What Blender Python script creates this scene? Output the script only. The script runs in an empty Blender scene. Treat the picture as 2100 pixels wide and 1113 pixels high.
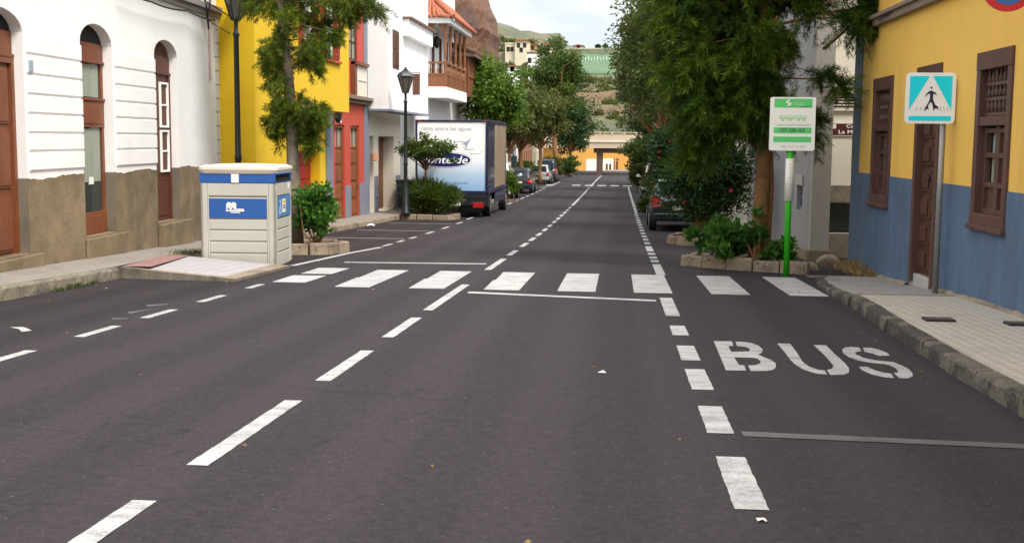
import bpy, math, random
import numpy as np
from mathutils import Vector, Matrix
from mathutils.geometry import tessellate_polygon
S = bpy.context.scene
COL = S.collection
rad = math.radians

# ---------------------------------------------------------------- camera model (metres, X right, Y along the street, Z up)
FPX, CX, CY = 2450.0, 1050.0, 556.5
YAW, PITCH, ROLL, EYE = rad(5.05), rad(6.33), rad(0.5), 1.41
FW = Vector((-math.sin(YAW) * math.cos(PITCH), math.cos(YAW) * math.cos(PITCH), -math.sin(PITCH)))
R0 = Vector((math.cos(YAW), math.sin(YAW), 0))
U0 = R0.cross(FW)
RT = R0 * math.cos(ROLL) + U0 * math.sin(ROLL)
UP = U0 * math.cos(ROLL) - R0 * math.sin(ROLL)

def ray(px, py):
    return FW + RT * ((px - CX) / FPX) + UP * ((CY - py) / FPX)

ZT = [(-60, 2.08), (0, 0), (20, -.694), (26, -.895), (32, -1.08), (39, -1.245), (46.5, -1.395), (56, -1.56), (70, -1.765),
      (88, -1.98), (120, -2.42), (150, -2.94), (200, -3.1), (3000, -3.1)]

def zr(y):
    """height of the road at distance y"""
    n = len(ZT)
    def m(k):
        a, b = ZT[max(k - 1, 0)], ZT[min(k + 1, n - 1)]
        return (b[1] - a[1]) / (b[0] - a[0])
    if y <= ZT[0][0]: return ZT[0][1]
    for i in range(n - 1):
        if y <= ZT[i + 1][0]:
            (a, b), (c, d) = ZT[i], ZT[i + 1]
            h = c - a; t = (y - a) / h
            if h > 100: return b + (d - b) * t
            return (2*t**3 - 3*t*t + 1) * b + (t**3 - 2*t*t + t) * h * m(i) + (-2*t**3 + 3*t*t) * d + (t**3 - t*t) * h * m(i + 1)
    return ZT[-1][1]

def road(px, py, off=0.0):
    d = ray(px, py); t = 1.0
    f = lambda t: EYE + d.z * t - zr(d.y * t) - off
    while f(t) > 0 and t < 400: t *= 1.02
    a, b = t / 1.02, t
    for _ in range(30):
        m = (a + b) / 2
        if f(m) > 0: a = m
        else: b = m
    return Vector((d.x * a, d.y * a, EYE + d.z * a))

def atY(px, py, Y):
    d = ray(px, py); t = Y / d.y
    return Vector((d.x * t, Y, EYE + d.z * t))

class Fr:
    """a vertical plane: s runs along it, n out of it, z up"""
    def __init__(self, x, y, dx, dy, nx, ny):
        l = math.hypot(dx, dy); self.o = Vector((x, y, 0)); self.d = Vector((dx / l, dy / l, 0)); self.n = Vector((nx, ny, 0))
        self.n = (self.n - self.d * self.n.dot(self.d)).normalized()
    def pt(self, s, n, z):
        p = self.o + self.d * s + self.n * n
        return (p.x, p.y, z)
    def px(self, px, py, n=0.0):
        d = ray(px, py); o = self.o + self.n * n - Vector((0, 0, EYE)); o.z = 0
        t = o.dot(self.n) / d.dot(self.n)
        p = d * t
        return (p - self.o).dot(self.d), EYE + p.z

WORLD = Fr(0, 0, 1, 0, 0, -1)          # s = X, n = -Y

# ---------------------------------------------------------------- mesh builder
class MB:
    def __init__(self, fr=None): self.v, self.f, self.mi, self.fr, self.k = [], [], [], fr, 0
    def p(self, c): return self.fr.pt(*c) if self.fr else tuple(c)
    def poly(self, pts):
        b = len(self.v); self.v += [self.p(c) for c in pts]; self.f.append(tuple(range(b, b + len(pts)))); self.mi.append(self.k)
    def box(self, a0, a1, b0, b1, c0, c1):
        b = len(self.v)
        self.v += [self.p(c) for c in ((a0,b0,c0),(a1,b0,c0),(a1,b1,c0),(a0,b1,c0),(a0,b0,c1),(a1,b0,c1),(a1,b1,c1),(a0,b1,c1))]
        self.f += [tuple(b + i for i in q) for q in ((0,3,2,1),(4,5,6,7),(0,1,5,4),(1,2,6,5),(2,3,7,6),(3,0,4,7))]; self.mi += [self.k] * 6
    def bar(self, s0, s1, z0, z1, n0, n1): self.box(s0, s1, n0, n1, z0, z1)
    def prism(self, pts, n0, n1):
        """polygon of (s, z) extruded from n0 to n1"""
        a = [self.p((s, n0, z)) for s, z in pts]; c = [self.p((s, n1, z)) for s, z in pts]; b = len(self.v); n = len(pts)
        self.v += a + c
        for t in tessellate_polygon([[Vector((s, z, 0)) for s, z in pts]]):
            self.f.append(tuple(b + i for i in t)); self.f.append(tuple(b + n + i for i in reversed(t))); self.mi += [self.k] * 2
        for i in range(n):
            j = (i + 1) % n; self.f.append((b + i, b + j, b + n + j, b + n + i)); self.mi.append(self.k)
    def wall(self, outline, holes, depth, thick=.3, n=0.0):
        loops = [outline] + holes; b = len(self.v); flat = [c for l in loops for c in l]
        self.v += [self.p((s, n, z)) for s, z in flat]
        for t in tessellate_polygon([[Vector((s, z, 0)) for s, z in l] for l in loops]):
            self.f.append(tuple(b + i for i in t)); self.mi.append(self.k)
        for li, l in enumerate(loops):
            d = thick if li == 0 else depth
            for i in range(len(l)):
                (s0, z0), (s1, z1) = l[i], l[(i + 1) % len(l)]
                self.poly([(s0, n, z0), (s1, n, z1), (s1, n - d, z1), (s0, n - d, z0)])
    def tube(self, pts, rs, n=8, cap=True):
        pts = [Vector(self.p(c)) for c in pts]
        if not hasattr(rs, '__len__'): rs = [rs] * len(pts)
        b = len(self.v); prev = None
        for i, c in enumerate(pts):
            d = (pts[min(i + 1, len(pts) - 1)] - pts[max(i - 1, 0)])
            d = d.normalized() if d.length > 1e-9 else Vector((0, 0, 1))
            u = prev - d * prev.dot(d) if prev is not None else (Vector((1, 0, 0)) if abs(d.x) < .9 else Vector((0, 1, 0))).cross(d)
            if u.length < 1e-6: u = d.orthogonal()
            u.normalize(); prev = u; w = d.cross(u)
            for k in range(n):
                a = 2 * math.pi * k / n
                self.v.append(tuple(c + (u * math.cos(a) + w * math.sin(a)) * rs[i]))
        for i in range(len(pts) - 1):
            for k in range(n):
                k2 = (k + 1) % n
                self.f.append((b + i*n + k, b + i*n + k2, b + (i+1)*n + k2, b + (i+1)*n + k)); self.mi.append(self.k)
        if cap:
            self.f.append(tuple(b + k for k in reversed(range(n)))); self.f.append(tuple(b + (len(pts)-1)*n + k for k in range(n))); self.mi += [self.k] * 2
    def lathe(self, base, prof, n=12, rot=0.0):
        """profile of (r, z) round a vertical axis at base"""
        x, y, z = base; b = len(self.v)
        for r, h in prof:
            for k in range(n):
                a = 2 * math.pi * k / n + rot
                self.v.append(self.p((x + r * math.cos(a), y + r * math.sin(a), z + h)))
        for i in range(len(prof) - 1):
            for k in range(n):
                k2 = (k + 1) % n
                self.f.append((b + i*n + k, b + i*n + k2, b + (i+1)*n + k2, b + (i+1)*n + k)); self.mi.append(self.k)
        self.f.append(tuple(b + k for k in reversed(range(n)))); self.f.append(tuple(b + (len(prof)-1)*n + k for k in range(n))); self.mi += [self.k] * 2
    def grid(self, rows):
        b = len(self.v); n = len(rows[0])
        for r in rows: self.v += [self.p(c) for c in r]
        for i in range(len(rows) - 1):
            for k in range(n - 1):
                self.f.append((b + i*n + k, b + i*n + k + 1, b + (i+1)*n + k + 1, b + (i+1)*n + k)); self.mi.append(self.k)
    def merge(self, other):
        b = len(self.v); self.v += other.v; self.f += [tuple(b + i for i in q) for q in other.f]; self.mi += other.mi

ORG = {}

def build(name, m, mats, parent=None, loc=None, smooth=False, bevel=0.0, fix=True):
    """link a mesh object; vertices of m are world positions"""
    mats = mats if isinstance(mats, (list, tuple)) else [mats]
    o0 = ORG[parent] if parent is not None else Vector(loc if loc is not None else (0, 0, 0))
    me = bpy.data.meshes.new(name)
    me.from_pydata([(v[0] - o0.x, v[1] - o0.y, v[2] - o0.z) for v in m.v], [], m.f)
    for x in mats: me.materials.append(x)
    if len(mats) > 1: me.polygons.foreach_set('material_index', m.mi)
    if fix:
        import bmesh
        bm = bmesh.new(); bm.from_mesh(me)
        bmesh.ops.recalc_face_normals(bm, faces=bm.faces); bm.to_mesh(me); bm.free()
    if smooth: me.polygons.foreach_set('use_smooth', [True] * len(me.polygons))
    o = bpy.data.objects.new(name, me); COL.objects.link(o)
    if parent is not None: o.parent = parent
    else: o.location = o0
    ORG[o] = o0
    if bevel:
        b = o.modifiers.new('edge', 'BEVEL'); b.width = bevel; b.segments = 2; b.limit_method = 'ANGLE'; b.angle_limit = rad(40)
    return o

def tag(o, label, cat=None, group=None, kind=None):
    o['label'] = label
    if cat: o['category'] = cat
    if group: o['group'] = group
    if kind: o['kind'] = kind
    return o

def thing(name, label, cat, loc, group=None):
    o = bpy.data.objects.new(name, None); COL.objects.link(o)
    o.empty_display_size = .2; o.location = loc; ORG[o] = Vector(loc)
    return tag(o, label, cat, group)

# ---------------------------------------------------------------- materials
class NT:
    def __init__(self, name):
        self.m = bpy.data.materials.new(name); self.m.use_nodes = True; self.t = self.m.node_tree
        self.b = self.t.nodes['Principled BSDF']
    def n(self, typ, **kw):
        x = self.t.nodes.new(typ)
        for k, v in kw.items():
            if k in x.inputs: x.inputs[k].default_value = v
            else: setattr(x, k, v)
        return x
    def l(self, a, b): self.t.links.new(a, b)
    def coord(self): 
        if not hasattr(self, '_c'): self._c = self.n('ShaderNodeTexCoord').outputs['Object']
        return self._c
    def noise(self, scale, detail=4, rough=.6, stretch=None):
        x = self.n('ShaderNodeTexNoise', Scale=scale, Detail=detail, Roughness=rough)
        if stretch:
            mp = self.n('ShaderNodeMapping'); mp.inputs['Scale'].default_value = stretch
            self.l(self.coord(), mp.inputs[0]); self.l(mp.outputs[0], x.inputs['Vector'])
        else: self.l(self.coord(), x.inputs['Vector'])
        return x.outputs['Fac']
    def ramp(self, fac, stops):
        x = self.n('ShaderNodeValToRGB'); e = x.color_ramp.elements
        while len(e) < len(stops): e.new(.5)
        for q, (p, c) in zip(e, stops): q.position = p; q.color = (*c, 1) if len(c) == 3 else c
        self.l(fac, x.inputs[0]); return x.outputs[0]
    def mix(self, fac, a, b, mode='MIX'):
        x = self.n('ShaderNodeMix', data_type='RGBA', blend_type=mode)
        for s, v in ((x.inputs[0], fac), (x.inputs[6], a), (x.inputs[7], b)):
            if isinstance(v, (int, float)): s.default_value = v
            elif isinstance(v, tuple): s.default_value = (*v, 1)
            else: self.l(v, s)
        return x.outputs[2]
    def bump(self, h, strength=.3, dist=.01):
        x = self.n('ShaderNodeBump', Strength=strength, Distance=dist); self.l(h, x.inputs['Height']); self.l(x.outputs[0], self.b.inputs['Normal'])

def sc(c, k): return tuple(min(1, max(0, x * k)) for x in c)

def paint(name, col, rough=.6, var=.12, scale=2.0, fine=60., bump=.15, stain=None, metal=0.0, stain_at=(.56, .72), stretch=None):
    q = NT(name); b = q.b
    b.inputs['Roughness'].default_value = rough; b.inputs['Metallic'].default_value = metal
    n1 = q.noise(scale, 5, .65, stretch)
    c = q.ramp(n1, [(.28, sc(col, 1 - var)), (.72, sc(col, 1 + var))])
    n2 = q.noise(fine, 3)
    c = q.mix(.5 * var + .05, c, q.ramp(n2, [(.3, sc(col, .6)), (.7, sc(col, 1.35))]))
    if stain:
        n3 = q.noise(scale * .45, 7, .7, stretch)
        c = q.mix(q.ramp(n3, [(stain_at[0], (0, 0, 0)), (stain_at[1], (1, 1, 1))]), c, stain)
    q.l(c, b.inputs['Base Color'])
    if bump: q.bump(n2, bump, .01)
    return q.m

def plain(name, col, rough=.5, metal=0.0, emit=0.0, coat=0.0):
    q = NT(name); q.b.inputs['Base Color'].default_value = (*col, 1); q.b.inputs['Roughness'].default_value = rough
    q.b.inputs['Metallic'].default_value = metal; q.b.inputs['Coat Weight'].default_value = coat
    if emit: q.b.inputs['Emission Color'].default_value = (*col, 1); q.b.inputs['Emission Strength'].default_value = emit
    return q.m

def wood(name, col, rough=.55, var=.35):
    q = NT(name); q.b.inputs['Roughness'].default_value = rough
    n1 = q.noise(9, 6, .65, (3, 3, .35)); n2 = q.noise(2.2, 3)
    c = q.ramp(n1, [(.25, sc(col, 1 - var)), (.75, sc(col, 1 + var))])
    c = q.mix(.4, c, q.ramp(n2, [(.3, sc(col, .55)), (.7, sc(col, 1.3))]))
    q.l(c, q.b.inputs['Base Color']); q.bump(n1, .3, .005); return q.m

def leafmat(name, dark, mid, light, trans=.35):
    q = NT(name); t = q.t
    at = q.n('ShaderNodeAttribute', attribute_name='tint')
    c = q.ramp(at.outputs['Fac'], [(0, dark), (.5, mid), (1, light)])
    q.b.inputs['Roughness'].default_value = .5; q.b.inputs['Specular IOR Level'].default_value = .25
    q.l(c, q.b.inputs['Base Color'])
    tr = q.n('ShaderNodeBsdfTranslucent'); q.l(q.mix(.5, c, light), tr.inputs['Color'])
    ms = q.n('ShaderNodeMixShader'); ms.inputs[0].default_value = trans
    q.l(q.b.outputs[0], ms.inputs[1]); q.l(tr.outputs[0], ms.inputs[2])
    q.l(ms.outputs[0], t.nodes['Material Output'].inputs['Surface']); return q.m

def asphalt():
    q = NT('asphalt'); q.b.inputs['Roughness'].default_value = .9; q.b.inputs['Specular IOR Level'].default_value = .22
    n1 = q.noise(.35, 4, .6); n2 = q.noise(160, 2, .8); n3 = q.noise(2.4, 8, .75); n4 = q.noise(20, 5, .8)
    n5 = q.noise(1.1, 5, .7, (3.0, .22, 1))
    c = q.ramp(n1, [(.3, (0.0254, 0.0198, 0.0228)), (.7, (0.0331, 0.0259, 0.0296))])
    c = q.mix(.35, c, q.ramp(n5, [(.35, (0.0200, 0.0154, 0.0187)), (.68, (0.0408, 0.0317, 0.0357))]))
    c = q.mix(.55, c, q.ramp(n2, [(.36, (0.0072, 0.0056, 0.0072)), (.66, (0.0746, 0.0583, 0.0658))]))
    c = q.mix(.42, c, q.ramp(n4, [(.36, (0.0099, 0.0076, 0.0093)), (.66, (0.0581, 0.0457, 0.0513))]))
    c = q.mix(q.ramp(n3, [(.60, (0, 0, 0)), (.72, (.5, .5, .5))]), c, (0.0166, 0.0130, 0.0155))
    sx = q.n('ShaderNodeSeparateXYZ'); q.l(q.coord(), sx.inputs[0])
    mr = q.n('ShaderNodeMapRange'); q.l(sx.outputs['X'], mr.inputs[0])
    for k, v in zip((1, 2, 3, 4), (-5.3, -4.6, .62, 0)): mr.inputs[k].default_value = v
    bay = q.n('ShaderNodeMath', operation='MULTIPLY'); q.l(mr.outputs[0], bay.inputs[0]); q.l(q.ramp(n3, [(.25, (.35, .35, .35)), (.6, (1, 1, 1))]), bay.inputs[1])
    c = q.mix(bay.outputs[0], c, (0.0166, 0.0121, 0.0119))
    n6 = q.noise(5.5, 3, .5, (1.0, .45, 1)); c = q.mix(q.ramp(n6, [(.68, (0, 0, 0)), (.74, (.6, .6, .6))]), c, (0.0112, 0.0094, 0.0109))
    n7 = q.noise(44, 1, .5); c = q.mix(q.ramp(n7, [(.745, (0, 0, 0)), (.77, (.7, .7, .7))]), c, (0.1494, 0.1278, 0.1273))
    ds = q.n('ShaderNodeTexNoise', Scale=1.7, Detail=5.0); q.l(q.coord(), ds.inputs['Vector'])
    va = q.n('ShaderNodeVectorMath', operation='MULTIPLY_ADD'); q.l(ds.outputs['Color'], va.inputs[0]); va.inputs[1].default_value = (.9, .9, 0); q.l(q.coord(), va.inputs[2])
    vo = q.n('ShaderNodeTexVoronoi', feature='DISTANCE_TO_EDGE', Scale=.22); q.l(va.outputs[0], vo.inputs['Vector'])
    ck = q.n('ShaderNodeMath', operation='MULTIPLY'); q.l(q.ramp(vo.outputs['Distance'], [(.0, (.5, .5, .5)), (.0035, (0, 0, 0))]), ck.inputs[0]); q.l(q.ramp(n1, [(.45, (0, 0, 0)), (.55, (1, 1, 1))]), ck.inputs[1])
    c = q.mix(ck.outputs[0], c, (0.0114, 0.0104, 0.0113))
    wv = q.n('ShaderNodeTexWave', wave_type='BANDS', bands_direction='X'); wv.inputs['Scale'].default_value = .36; wv.inputs['Distortion'].default_value = 1.2; wv.inputs['Detail'].default_value = 2; wv.inputs['Detail Scale'].default_value = .4
    q.l(q.coord(), wv.inputs['Vector']); c = q.mix(.16, c, q.ramp(wv.outputs['Fac'], [(.2, (0.0122, 0.0102, 0.0118)), (.8, (0.0514, 0.0425, 0.0464))]))
    q.l(c, q.b.inputs['Base Color']); q.bump(n2, .5, .006); return q.m

def roadpaint():
    q = NT('road_paint'); q.b.inputs['Roughness'].default_value = .7
    n1 = q.noise(3.2, 8, .8, (.9, 2.2, 1)); n2 = q.noise(70, 3, .7); n3 = q.noise(1.1, 4, .6)
    c = q.ramp(n1, [(.32, (.16, .15, .15)), (.46, (.37, .355, .35)), (.66, (.55, .535, .52))])
    c = q.mix(q.ramp(n2, [(.52, (0, 0, 0)), (.68, (.7, .7, .7))]), c, (.09, .082, .082))
    c = q.mix(q.ramp(n3, [(.52, (0, 0, 0)), (.75, (.45, .45, .45))]), c, (.24, .22, .22))
    q.l(c, q.b.inputs['Base Color']); q.bump(n2, .3, .003); return q.m

def tiles(name, ca, cb, mort, size=.2, stain=(.2, .17, .15)):
    q = NT(name); q.b.inputs['Roughness'].default_value = .75
    br = q.n('ShaderNodeTexBrick', offset=0.0, squash=1.0)
    q.l(q.coord(), br.inputs['Vector'])
    for k, v in (('Color1', (*ca, 1)), ('Color2', (*cb, 1)), ('Mortar', (*mort, 1))): br.inputs[k].default_value = v
    br.inputs['Scale'].default_value = 1.0; br.inputs['Mortar Size'].default_value = size * .11; br.inputs['Brick Width'].default_value = size
    br.inputs['Row Height'].default_value = size; br.inputs['Mortar Smooth'].default_value = .4; br.inputs['Bias'].default_value = .0
    n1 = q.noise(1.3, 7, .7); n2 = q.noise(90, 2)
    c = q.mix(.35, br.outputs['Color'], q.ramp(n2, [(.3, sc(ca, .45)), (.7, sc(ca, 1.35))]))
    c = q.mix(q.ramp(n1, [(.48, (0, 0, 0)), (.75, (.65, .65, .65))]), c, stain)
    q.l(c, q.b.inputs['Base Color']); q.bump(br.outputs['Fac'], -.4, .004); return q.m

def stone(name, a, b_, scale=5., dark=(.04, .036, .03), at=(.52, .68)):
    q = NT(name); q.b.inputs['Roughness'].default_value = .85
    n1 = q.noise(scale, 8, .75); n2 = q.noise(scale * 9, 4); n3 = q.noise(scale * .35, 4)
    c = q.ramp(n1, [(.3, a), (.7, b_)])
    c = q.mix(q.ramp(n3, [(at[0], (0, 0, 0)), (at[1], (1, 1, 1))]), c, dark)
    c = q.mix(.25, c, q.ramp(n2, [(.3, sc(a, .3)), (.7, sc(b_, 1.4))]))
    q.l(c, q.b.inputs['Base Color']); q.bump(n1, .8, .03); return q.m

M = {}
M['asphalt'] = asphalt(); M['line'] = roadpaint()
M['faint'] = paint('faded_paint', (.085, .080, .079), .8, .35, 3)
M['white'] = paint('white_render', (.80, .79, .77), .8, .04, 1.2, 40, .12, (.60, .58, .55), stain_at=(.6, .85))
M['whitegrey'] = paint('white_corner', (.66, .65, .63), .8, .08, 1.5, 40, .15)
M['groove'] = paint('groove_grey', (.42, .40, .38), .85, .1, 2)
M['dado'] = paint('stained_dado', (.20, .145, .085), .9, .36, 1.9, 26, .9, (.09, .072, .036), stain_at=(.48, .68))
M['reveal_dado'] = paint('reveal_dado', (.17, .14, .10), .9, .3, 1.3, 30, .5)
M['brown'] = wood('dark_wood', (.10, .030, .014)); M['brownlight'] = wood('reddish_wood', (.18, .055, .020))
M['rdoor'] = wood('old_door_wood', (.075, .026, .016)); M['rframe'] = wood('old_frame_wood', (.095, .041, .029))
M['balwood'] = wood('balcony_wood', (.22, .085, .032)); M['orangewood'] = wood('orange_wood', (.24, .075, .022))
q = NT('window_glass'); q.b.inputs['Base Color'].default_value = (.035, .045, .04, 1); q.b.inputs['Roughness'].default_value = .08; q.b.inputs['Specular IOR Level'].default_value = .6; M['glass'] = q.m
M['curtain'] = paint('pale_curtain', (.27, .29, .235), .6, .25, 3, 30, .05, stretch=(6, 6, .4))
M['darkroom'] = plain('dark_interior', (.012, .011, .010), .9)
M['yellowL'] = paint('saffron_render', (.76, .49, .008), .8, .06, .8, 50, .12, (.50, .28, .012), stain_at=(.55, .85))
M['red'] = paint('red_render', (.50, .065, .035), .8, .08, 1.0, 50, .12)
M['reddoor'] = paint('red_door', (.36, .012, .010), .5, .12, 2)
M['slate'] = paint('slate_blue_render', (.20, .21, .26), .8, .12, 1.5)
M['cream'] = paint('cream_render', (.72, .66, .55), .8, .05, 1.0, 40, .12, (.5, .45, .36), stain_at=(.6, .85))
M['greywall'] = paint('grey_render', (.275, .275, .28), .85, .1, 1.2)
M['pierlight'] = paint('pale_grey_render', (.40, .375, .35), .85, .1, 1.2)
M['yellowR'] = paint('ochre_render', (.80, .47, .085), .85, .05, .8, 70, .2, (.62, .36, .075), stain_at=(.52, .80), stretch=(2.2, 2.2, .5))
M['blueR'] = paint('blue_dado', (.080, .132, .215), .88, .26, 2.6, 34, .8, (.07, .105, .155), stain_at=(.5, .68), stretch=(1.6, 1.6, .6))
M['stonetrim'] = paint('stone_trim', (.22, .16, .115), .85, .2, 4, 40, .3)
M['bluecorner'] = paint('blue_corner', (.10, .15, .20), .85, .12, 2)
M['kerb'] = stone('kerb_stone', (.035, .03, .025), (.20, .165, .125), 5.5, (.012, .011, .010), (.42, .50))
M['kerbL'] = stone('kerb_stone_light', (.10, .085, .065), (.27, .23, .17), 4.0, (.04, .036, .03), (.56, .70))
M['curbstone'] = stone('planter_stone', (.16, .12, .08), (.36, .28, .195), 4.0, (.06, .045, .032), (.52, .66))
M['tileR'] = tiles('beige_tiles', (.35, .305, .255), (.43, .38, .32), (.60, .545, .47), .105, (.27, .23, .19))
M['tileL'] = tiles('grey_tiles', (.30, .26, .22), (.24, .21, .18), (.17, .15, .13), .2, (.14, .125, .10))
M['tilered'] = tiles('red_tiles', (.30, .15, .135), (.25, .125, .11), (.19, .13, .12), .2, (.22, .12, .10))
M['ramp'] = tiles('ramp_tiles', (.40, .37, .38), (.35, .32, .33), (.27, .25, .25), .2, (.30, .27, .26))
M['concrete'] = paint('concrete', (.27, .245, .23), .85, .15, 2, 60, .3, (.16, .14, .12))
M['rough'] = stone('rough_ground', (.15, .125, .10), (.30, .26, .20), 3.0)
M['soil'] = stone('soil', (.05, .03, .018), (.16, .085, .045), 9.0)
M['metaldk'] = paint('dark_green_metal', (.014, .022, .020), .4, .2, 4, 50, .05)
M['lampglass'] = plain('lamp_glass', (.11, .10, .08), .15)
M['steel'] = paint('galvanised_steel', (.30, .295, .28), .45, .15, 6, 60, .1, (.2, .16, .12), metal=.5)
M['green'] = plain('bright_green_paint', (.035, .50, .012), .4)
M['signwhite'] = plain('sign_white', (.96, .97, .90), .4); M['signgreen'] = plain('sign_green', (.12, .66, .19), .4)
M['paleg'] = plain('pale_green_print', (.48, .76, .42), .5); M['signdark'] = plain('sign_ink', (.03, .09, .05), .5); M['signgrey'] = plain('grey_ink', (.42, .40, .36), .6)
M['cyan'] = plain('sign_cyan', (.0, .80, 1.0), .3); M['refl'] = plain('sign_reflective_white', (.96, .96, .98), .3)
M['navy'] = plain('navy_ink', (.012, .018, .06), .5); M['maroon'] = plain('maroon_enamel', (.085, .012, .018), .35)
M['binbody'] = paint('bin_plastic', (.47, .455, .39), .5, .05, 1.5, 50, .05, (.36, .33, .25), stain_at=(.58, .8)); M['binlid'] = paint('bin_lid', (.60, .54, .45), .5, .05, 2, 50, .05, (.36, .27, .2), stain_at=(.62, .74))
M['binblue'] = plain('bin_blue', (.018, .088, .32), .45); M['binblue2'] = paint('bin_poster', (.075, .20, .42), .45, .3, 7)
M['black'] = plain('black_rubber', (.014, .014, .014), .7); M['blackvoid'] = plain('black_void', (.006, .006, .006), .9)
M['sticker'] = plain('white_sticker', (.78, .76, .70), .5); M['orange'] = plain('orange_print', (.8, .45, .10), .5)
M['truckblue'] = plain('truck_blue', (.010, .015, .060), .35, coat=.4); M['tarp'] = paint('beige_tarp', (.24, .18, .12), .7, .16, 1.5, 30, .2, (.34, .27, .19), stretch=(1, 1, .3))
M['dark'] = plain('dark_chassis', (.010, .012, .018), .5); M['tail'] = plain('tail_lamp', (.40, .010, .008), .15, coat=.5); M['amber'] = plain('amber_lamp', (.75, .22, .02), .2)
M['chrome'] = plain('rim_alloy', (.5, .5, .52), .3, .8); M['plate'] = plain('plate_white', (.75, .74, .62), .4)
M['carglass'] = plain('car_glass', (.03, .045, .05), .05, coat=.3)
M['rooftile'] = paint('clay_tiles', (.37, .12, .06), .8, .3, 6, 30, .4); M['rooftiledark'] = paint('old_clay_tiles', (.15, .085, .06), .85, .35, 6, 30, .5)
M['cable'] = plain('cable_black', (.02, .018, .018), .6)
M['trunk'] = stone('bark_brown', (.105, .05, .02), (.35, .175, .065), 7.0, (.05, .03, .018), (.56, .7)); M['trunkpale'] = stone('bark_pale', (.13, .10, .07), (.36, .29, .205), 7.0, (.07, .055, .04), (.56, .7))
M['dry'] = leafmat('dry_weed', (.13, .08, .03), (.27, .17, .07), (.40, .29, .13), .2)
M['needle'] = leafmat('dark_needles', (.008, .024, .003), (.031, .072, .005), (.125, .19, .012))
M['needleL'] = leafmat('fresh_needles', (0.0288, 0.0405, 0.0072), (0.0855, 0.1215, 0.0108), (0.1800, 0.2610, 0.0180))
M['leafdark'] = leafmat('dark_leaf', (0.0112, 0.0320, 0.0096), (0.0304, 0.0736, 0.0192), (0.0800, 0.1520, 0.0360), .25)
M['leafmid'] = leafmat('mid_leaf', (0.0218, 0.0429, 0.0094), (0.0562, 0.0975, 0.0156), (0.1248, 0.1794, 0.0273))
M['leafolive'] = leafmat('olive_leaf', (0.0281, 0.0359, 0.0109), (0.0718, 0.0874, 0.0172), (0.1560, 0.1638, 0.0312))
M['leafbright'] = leafmat('bright_leaf', (.022, .065, .010), (.055, .16, .020), (.14, .30, .045))
M['leaflime'] = leafmat('lime_leaf', (0.0340, 0.0723, 0.0085), (0.0850, 0.1615, 0.0153), (0.1870, 0.2890, 0.0340))
M['flower'] = leafmat('red_petals', (.35, .01, .03), (.6, .03, .07), (.7, .10, .15), .3)
M['rock'] = stone('cliff_rock', (.062, .027, .016), (.165, .074, .038), .5, (.06, .034, .03), (.52, .66))
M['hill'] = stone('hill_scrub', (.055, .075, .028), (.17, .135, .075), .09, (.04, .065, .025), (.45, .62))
M['farhill'] = stone('far_hill', (.13, .135, .12), (.21, .19, .165), .02, (.10, .13, .10), (.45, .62))  # distance haze is put into the colour as grey
M['net'] = paint('green_net', (.085, .15, .075), .8, .15, .12, 3, 0, (.17, .225, .13), stretch=(.4, 1, 2))
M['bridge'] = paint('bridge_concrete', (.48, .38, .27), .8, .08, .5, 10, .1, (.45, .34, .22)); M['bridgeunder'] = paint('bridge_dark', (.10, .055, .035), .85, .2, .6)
M['orangewall'] = paint('orange_wall', (.50, .25, .045), .8, .06, .4); M['farcream'] = paint('far_cream', (.62, .55, .40), .8, .08, .3); M['farwhite'] = paint('far_white', (.8, .78, .76), .8, .04, .5)
M['terrwall'] = stone('terrace_wall', (.20, .13, .08), (.42, .30, .19), .8)
M['brownwall'] = paint('brown_render', (.26, .12, .06), .85, .15, 1.0)
# ================================================================ ground, road, pavements
rnd = random.Random(7)
def lerp(t, pts):
    if t <= pts[0][0]: return pts[0][1]
    for (a, b), (c, d) in zip(pts, pts[1:]):
        if t <= c: return b + (d - b) * (t - a) / (c - a)
    return pts[-1][1]
def frange(a, b, st):
    n = max(1, int(round((b - a) / st))); return [a + (b - a) * i / n for i in range(n + 1)]

m = MB(); m.grid([[(x, y, zr(y) - .03) for x in (-300, -60, -20, -9, 0, 5, 20, 60, 300)] for y in frange(-30, 40, 2) + frange(45, 210, 5)])
tag(build('ground', m, M['rough']), 'bare earthy ground under and behind the street', 'ground', kind='structure')
m = MB(); m.grid([[(x, y, zr(y)) for x in (-9.2, -6, -3, 0, 2, 4.4)] for y in frange(-12, 50, 1) + frange(52, 172, 3)])
ROAD = tag(build('road', m, M['asphalt'], smooth=True), 'worn dark grey asphalt street running down to the bridge', 'road', kind='structure')

def roadpoly(m, pts, off=.004, sub=.8):
    """flat painted polygon on the road, x,y list; cut into strips so it follows the slope"""
    q = []
    for (x0, y0), (x1, y1) in zip(pts, pts[1:] + pts[:1]):
        L_ = math.hypot(x1 - x0, y1 - y0); k = max(1, min(40, int(L_ / .07))) if y0 < 30 else 1
        for i in range(k):
            f = i / k; a = .0028 if k > 1 else 0
            q.append((x0 + (x1 - x0) * f + rnd.uniform(-a, a), y0 + (y1 - y0) * f + (rnd.uniform(-a, a) if abs(y1 - y0) < .3 * L_ and 0 < i else 0)))
    m.poly([(x, y, zr(y) + off) for x, y in q])
def dash(m, x, y0, y1, w=.11, skew=0.0):
    ys = frange(y0, y1, .8)
    for a, b in zip(ys, ys[1:]): roadpoly(m, [(x - w/2, a), (x + w/2, a), (x + w/2, b), (x - w/2, b)])
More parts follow.
